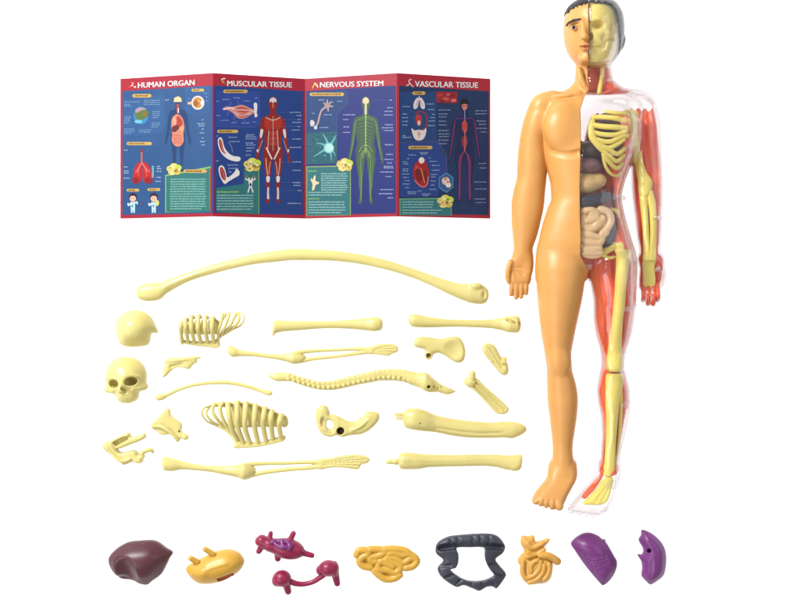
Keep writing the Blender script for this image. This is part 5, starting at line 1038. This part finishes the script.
p.words(308.6, 320, 169.6, 172.6, 1, (150, 206, 80), 6, h=1.1); p.words(321.4, 348.6, 172.6, 191, 8, (166, 212, 208), 6, h=.95); p.words(308.6, 348, 191, 196.4, 2, (166, 212, 208), 6, h=.95); p.words(308.6, 322, 197, 200.6, 1, (150, 206, 80), 6, h=1.1); p.words(308.6, 347, 200.6, 214, 5, (166, 212, 208), 6, h=.95)
p.poly([(311.6, 178), (313, 180), (314.6, 175.6), (316.2, 176), (316, 181), (319.4, 182), (319, 184), (316, 185), (314.6, 190), (312.4, 190), (313, 184), (311, 180)], (240, 220, 180), 7, 2)
splash(p, 345.6, 165.4, 1.1)
man(p, 366.4, 97, 1.085, (62, 92, 74), 3)
q = lambda a, b_: (366.4+a*1.085*NARROW, 97+b_*1.085)
p.poly([q(-3.8, 5.4), q(-3.6, 2), q(0, .2), q(3.6, 2), q(3.8, 5.4), q(0, 6.4)], (240, 214, 170), 4, 3); p.line([q(0, 6), q(0, 52)], 1.6, (150, 190, 90), 5, sm=0, w1=1.0); p.line([q(0, 6), q(0, 16)], 2.2, (214, 214, 170), 5, sm=0)
NV = (116, 156, 92)
for d in (-1, 1):
    for k in range(9): p.line([q(0, 19+k*3.2), q(d*4.5, 21+k*3.1), q(d*(9.4-.12*k*k*.5), 21.4+k*3.3)], .35, NV, 5)
    p.line([q(0, 18), q(d*12, 22), q(d*15.4, 32), q(d*17.6, 44), q(d*21, 58)], .6, NV, 5); p.line([q(d*13, 24), q(d*14.6, 36), q(d*18.6, 50)], .35, NV, 5)
    p.line([q(0, 46), q(d*5, 52), q(d*6.6, 62), q(d*6, 76), q(d*6.4, 96)], .8, NV, 5); p.line([q(d*3, 50), q(d*9, 56), q(d*8.6, 68), q(d*7.4, 84)], .4, NV, 5); p.line([q(d*2, 52), q(d*4, 62), q(d*5, 74), q(d*5.6, 90)], .35, NV, 5)
    p.line([q(0, 44), q(d*5, 46), q(d*8.6, 51)], .5, (170, 186, 90), 5); p.line([q(0, 48), q(d*3.4, 52), q(d*4, 56)], .5, (170, 186, 90), 5)
L3 = [(389.6, 393.4, 100.2), (387, 393.4, 107.6), (385, 393.4, 111.4), (384, 393.4, 115), (385, 393.4, 124.8), (382, 393.4, 127.8), (384, 393.4, 130.6), (385, 393.4, 144.8), (386, 393.4, 154.4), (385, 393.4, 159.4), (387, 393.4, 163), (384, 393.4, 166.4), (384, 393.4, 168), (380, 393.4, 172), (386, 392, 176.6), (381, 393.4, 189.6), (379, 393.4, 193.8), (388, 393.4, 197.8), (343.6, 357, 114.8), (343.6, 350, 119.6), (343.6, 350, 127), (343.6, 350.6, 132.4)]
labels(p, L3, (176, 186, 226))
for x0, x1, y in L3[:18:3]: p.line([(375, y), (x0-1, y)], .22, (90, 100, 170), 3, sm=0)
p.finish(); p.start('title', p.obj); p.text('NERVOUS SYSTEM', 320.6, 383.6, 82.2, 80.6, 5.3, WHT, 4)
p.start('emblem', p.obj); p.line([(312.6, 88.6), (315, 83.6)], 1.1, (240, 190, 60), 4, sm=0); p.line([(315, 83), (317.6, 85.6), (318.4, 87.6)], 1.3, (246, 226, 200), 5); p.ell(316.6, 84.6, 1.3, 1.4, (240, 190, 130), 5); p.finish()

# ---- panel four: blood vessels
p = sheet(3, None); p.start('chart', p.obj)
field(p, 398.8, 488.6, 12.6, 3.4, (22, 52, 98), 1); field(p, 397.4, 398.8, 12, 3.4, (196, 52, 60), 2)
p.poly([(400, 92), (436, 91.4), (436, 141), (400, 141.4)], (28, 68, 124), 2); p.poly([(400, 143), (440, 142), (440, 150), (446, 158), (446, 176), (438, 184), (438, 196), (400, 197)], (34, 66, 140), 2); p.line([(400, 142.4), (438, 141.4), (441, 148), (446, 156), (446, 172)], .35, (120, 110, 160), 3, sm=0)
pill(p, 413, 423.6, 93.2, 3.4); pill(p, 409, 430.6, 147.6, 3.4)
p.poly([(435.6, 91.6), (456.6, 92), (456.6, 103.4), (435.6, 102.6)], (160, 34, 44), 4)
for x, y, rx, c in ((439, 95, 3, (190, 60, 62)), (445, 99, 3.4, (206, 84, 80)), (451, 95.6, 3, (130, 20, 34)), (453, 100.4, 2.8, (226, 120, 110)), (442, 101, 2.4, (120, 18, 30)), (447.6, 94.6, 2, (214, 90, 84))): p.ell(x, y, rx, rx*.55, c, 5)
for d in (-1, 1): p.poly([(418.6+d*.6, 98), (418.6+d*3, 98.6), (418.6+d*5.6, 104), (418.6+d*5.2, 109), (418.6+d*2, 108), (418.6+d*.8, 104)], (232, 222, 226), 4, 2); p.line([(418.6+d*1, 100), (418.6+d*3, 106)], .5, (190, 90, 100), 5, sm=0)
p.rect(418, 96.4, 419.2, 101, (226, 214, 220), 5)
p.line([(414, 113), (413, 119), (414.6, 124), (417.6, 126)], 1.1, (60, 80, 150), 4); p.line([(415, 113), (420, 111.6), (425, 114), (426.6, 121), (425, 128), (421, 130)], 1.3, (170, 40, 50), 4); p.poly([(415, 116), (418.6, 114.4), (421, 118), (420.6, 124), (418, 126), (415.4, 121)], (196, 52, 54), 5, 3); p.ell(418.4, 123, 1.6, 2.6, (240, 190, 170), 6)
p.poly([(411, 128), (414, 130.6), (418.4, 129.6), (422.6, 130.6), (425.6, 128), (425, 135), (421.6, 140), (415.4, 140), (412.4, 135)], (234, 222, 218), 4, 2); p.line([(418.4, 130), (418.4, 139)], .5, (200, 100, 90), 5, sm=0); p.ell(418.4, 134, 1.8, 2, (222, 170, 150), 5)
labels(p, [(402, 410.6, 106.6), (402, 407, 114), (402, 408, 117.6), (402, 409, 121.4), (402, 407.6, 125), (402, 406, 135.6), (402, 411, 137.4), (425.6, 433, 104), (427, 434, 109.6), (431, 434, 114.4), (429, 434, 117.6), (428, 434, 121), (427, 434, 125.6)], (160, 186, 220))
p.poly([(415, 163), (418, 160.6), (421, 159), (424.6, 161), (427.4, 167), (428.4, 175), (427, 184), (422.6, 188), (417, 184.6), (413, 177), (412.6, 169)], (174, 30, 34), 5, 3); p.poly([(418, 159.6), (421, 157), (424, 159.6), (422.6, 163), (419.4, 163.4)], (238, 224, 222), 6, 2); p.poly([(414.6, 172), (418, 169), (421.4, 173), (421, 180), (417.6, 181)], (120, 18, 26), 6, 2); p.poly([(423, 170), (426.6, 171), (427, 180), (424.6, 184), (422.6, 178)], (134, 22, 28), 6, 2); p.line([(414, 180), (418, 184.6), (423, 187), (426.4, 184), (427.6, 176)], 1.0, (230, 130, 140), 7); p.line([(420, 168), (422, 175), (424, 183)], .9, (224, 150, 90), 7); p.line([(413.6, 170), (417, 167.6), (420, 168.6)], 1.0, (214, 80, 66), 7); p.ell(416, 166.4, 1.4, 1.4, (216, 70, 60), 6)
L4 = [(406, 410, 158.6), (402.6, 407, 162), (403, 408, 164), (402.4, 408, 169), (402.4, 408, 171), (401.4, 409, 174), (403, 409, 177.4), (404, 409, 180.6), (402.4, 409, 184), (404.6, 408.6, 187.6), (408, 417, 155), (419, 428, 152.6), (420, 427, 154), (428, 430, 158), (428.6, 436, 161.4), (431, 439, 165.4), (430.6, 440, 170.2), (430, 437, 174.6), (430, 436, 177), (430, 435, 181), (430, 435, 185), (428.6, 436, 189.4), (406.6, 416, 192), (407, 415, 193.6), (421, 430, 194), (422, 428, 195.6), (417, 421, 191)]
labels(p, L4, (164, 186, 222), h=.75)
p.poly([(445.6, 172.4), (452.6, 177), (452.6, 187.4), (446, 193), (438, 188), (438, 177.6)], (84, 140, 186), 4); p.poly([(445.6, 173.8), (451.6, 177.6), (451.6, 186.8), (446, 191.4), (439, 187.4), (439, 178.2)], (50, 92, 150), 5)
for x, y, r, c in ((445, 181, 4, (232, 222, 214)), (447.6, 185, 2.8, (240, 230, 214)), (444.6, 179, 1.8, (214, 140, 110)), (447, 182, 1.3, (200, 120, 90)), (443, 183, 1.4, (226, 190, 176))): p.ell(x, y, r, r, c, 6, 10)
man(p, 464, 98, 1.06, (22, 34, 84), 3)
q = lambda a, b_: (464+a*1.06*NARROW, 98+b_*1.06)
p.poly([q(-4.6, 3), q(0, .6), q(4.6, 3), q(4.8, 6), q(-4.8, 6)], (24, 12, 24), 4, 2); p.poly([q(-3.6, 6), q(3.6, 6), q(3, 10), q(0, 12), q(-3, 10)], (216, 130, 120), 4, 2); p.ell(*q(-1.6, 7.4), .7, .6, (60, 20, 40), 5, 8); p.ell(*q(1.6, 7.4), .7, .6, (60, 20, 40), 5, 8)
VR, VB = (186, 58, 86), (120, 56, 130)
p.line([q(0, 12), q(.4, 24)], 1.0, (140, 150, 180), 5, sm=0); p.poly([q(-3, 23), q(1, 21), q(3.6, 25), q(2.6, 32), q(-1.6, 32), q(-3.6, 28)], (200, 72, 66), 5, 3); p.poly([q(-3, 37), q(3, 37), q(4, 43), q(0, 48), q(-4, 43)], (150, 50, 66), 5, 3); p.line([q(0, 30), q(.6, 38), q(0, 50)], 1.0, (214, 110, 110), 6)
for d in (-1, 1):
    p.line([q(0, 20), q(d*9, 19), q(d*14, 23), q(d*16.6, 36), q(d*18.4, 46), q(d*21, 58)], .7, VB, 5); p.line([q(d*13, 24), q(d*15.4, 36), q(d*20, 54)], .35, VR, 5)
    p.line([q(0, 50), q(d*4, 54), q(d*6.6, 62), q(d*6.4, 74), q(d*6.8, 84), q(d*7, 97)], 1.0, VR, 5, w1=.7); p.line([q(d*1, 51), q(d*7, 56), q(d*8.4, 66), q(d*7.6, 80), q(d*8, 95)], .6, VB, 5); p.line([q(d*3, 54), q(d*4.6, 64), q(d*5, 80), q(d*5.6, 96)], .4, VB, 5)
L4 = [(437.6, 451, 110), (437.6, 447, 114), (437.6, 446, 117), (437.6, 446, 121.2), (437.6, 446, 125), (437.6, 448, 130.6), (437.6, 450, 134), (437.6, 448, 136.6), (437.6, 449, 140.2), (437.6, 447, 143.8), (474.6, 486.6, 110.8), (474.6, 486.6, 113.8), (476, 486.6, 121), (478.6, 486.6, 124.4), (476, 486.6, 128.4), (480, 486.6, 132), (478, 486.6, 163.6), (479, 486.6, 168), (473.6, 486.6, 182), (474.6, 486.6, 189), (474, 486.6, 199), (475, 486.6, 202.6)]
labels(p, L4, (150, 160, 204))
p.poly([(399.4, 198.6), (438, 198), (438, 201), (451, 201), (451, 215.6), (399.4, 215)], (120, 186, 130), 4); p.poly([(400.2, 199.6), (437.6, 199), (450.2, 203), (450.2, 215.4), (400.2, 214.6)], (50, 122, 128), 5); p.words(401.6, 434, 200.6, 208.6, 3, (168, 214, 210), 6, h=.9); p.words(401.6, 441, 208.8, 214.4, 2, (168, 214, 210), 6, h=.9)
splash(p, 444.6, 202, 1.1)
p.finish(); p.start('title', p.obj); p.text('VASCULAR TISSUE', 414.6, 477.6, 81, 82.4, 5.6, WHT, 4)
p.start('emblem', p.obj); p.line([(406, 86), (409, 83.6), (408.6, 80.4), (411, 79.4)], 1.0, (240, 220, 222), 4); p.line([(409.4, 83), (411.4, 85.6), (413, 87)], .9, (240, 220, 222), 4); p.ell(407.6, 85.6, .9, .7, (230, 130, 140), 5); p.finish()
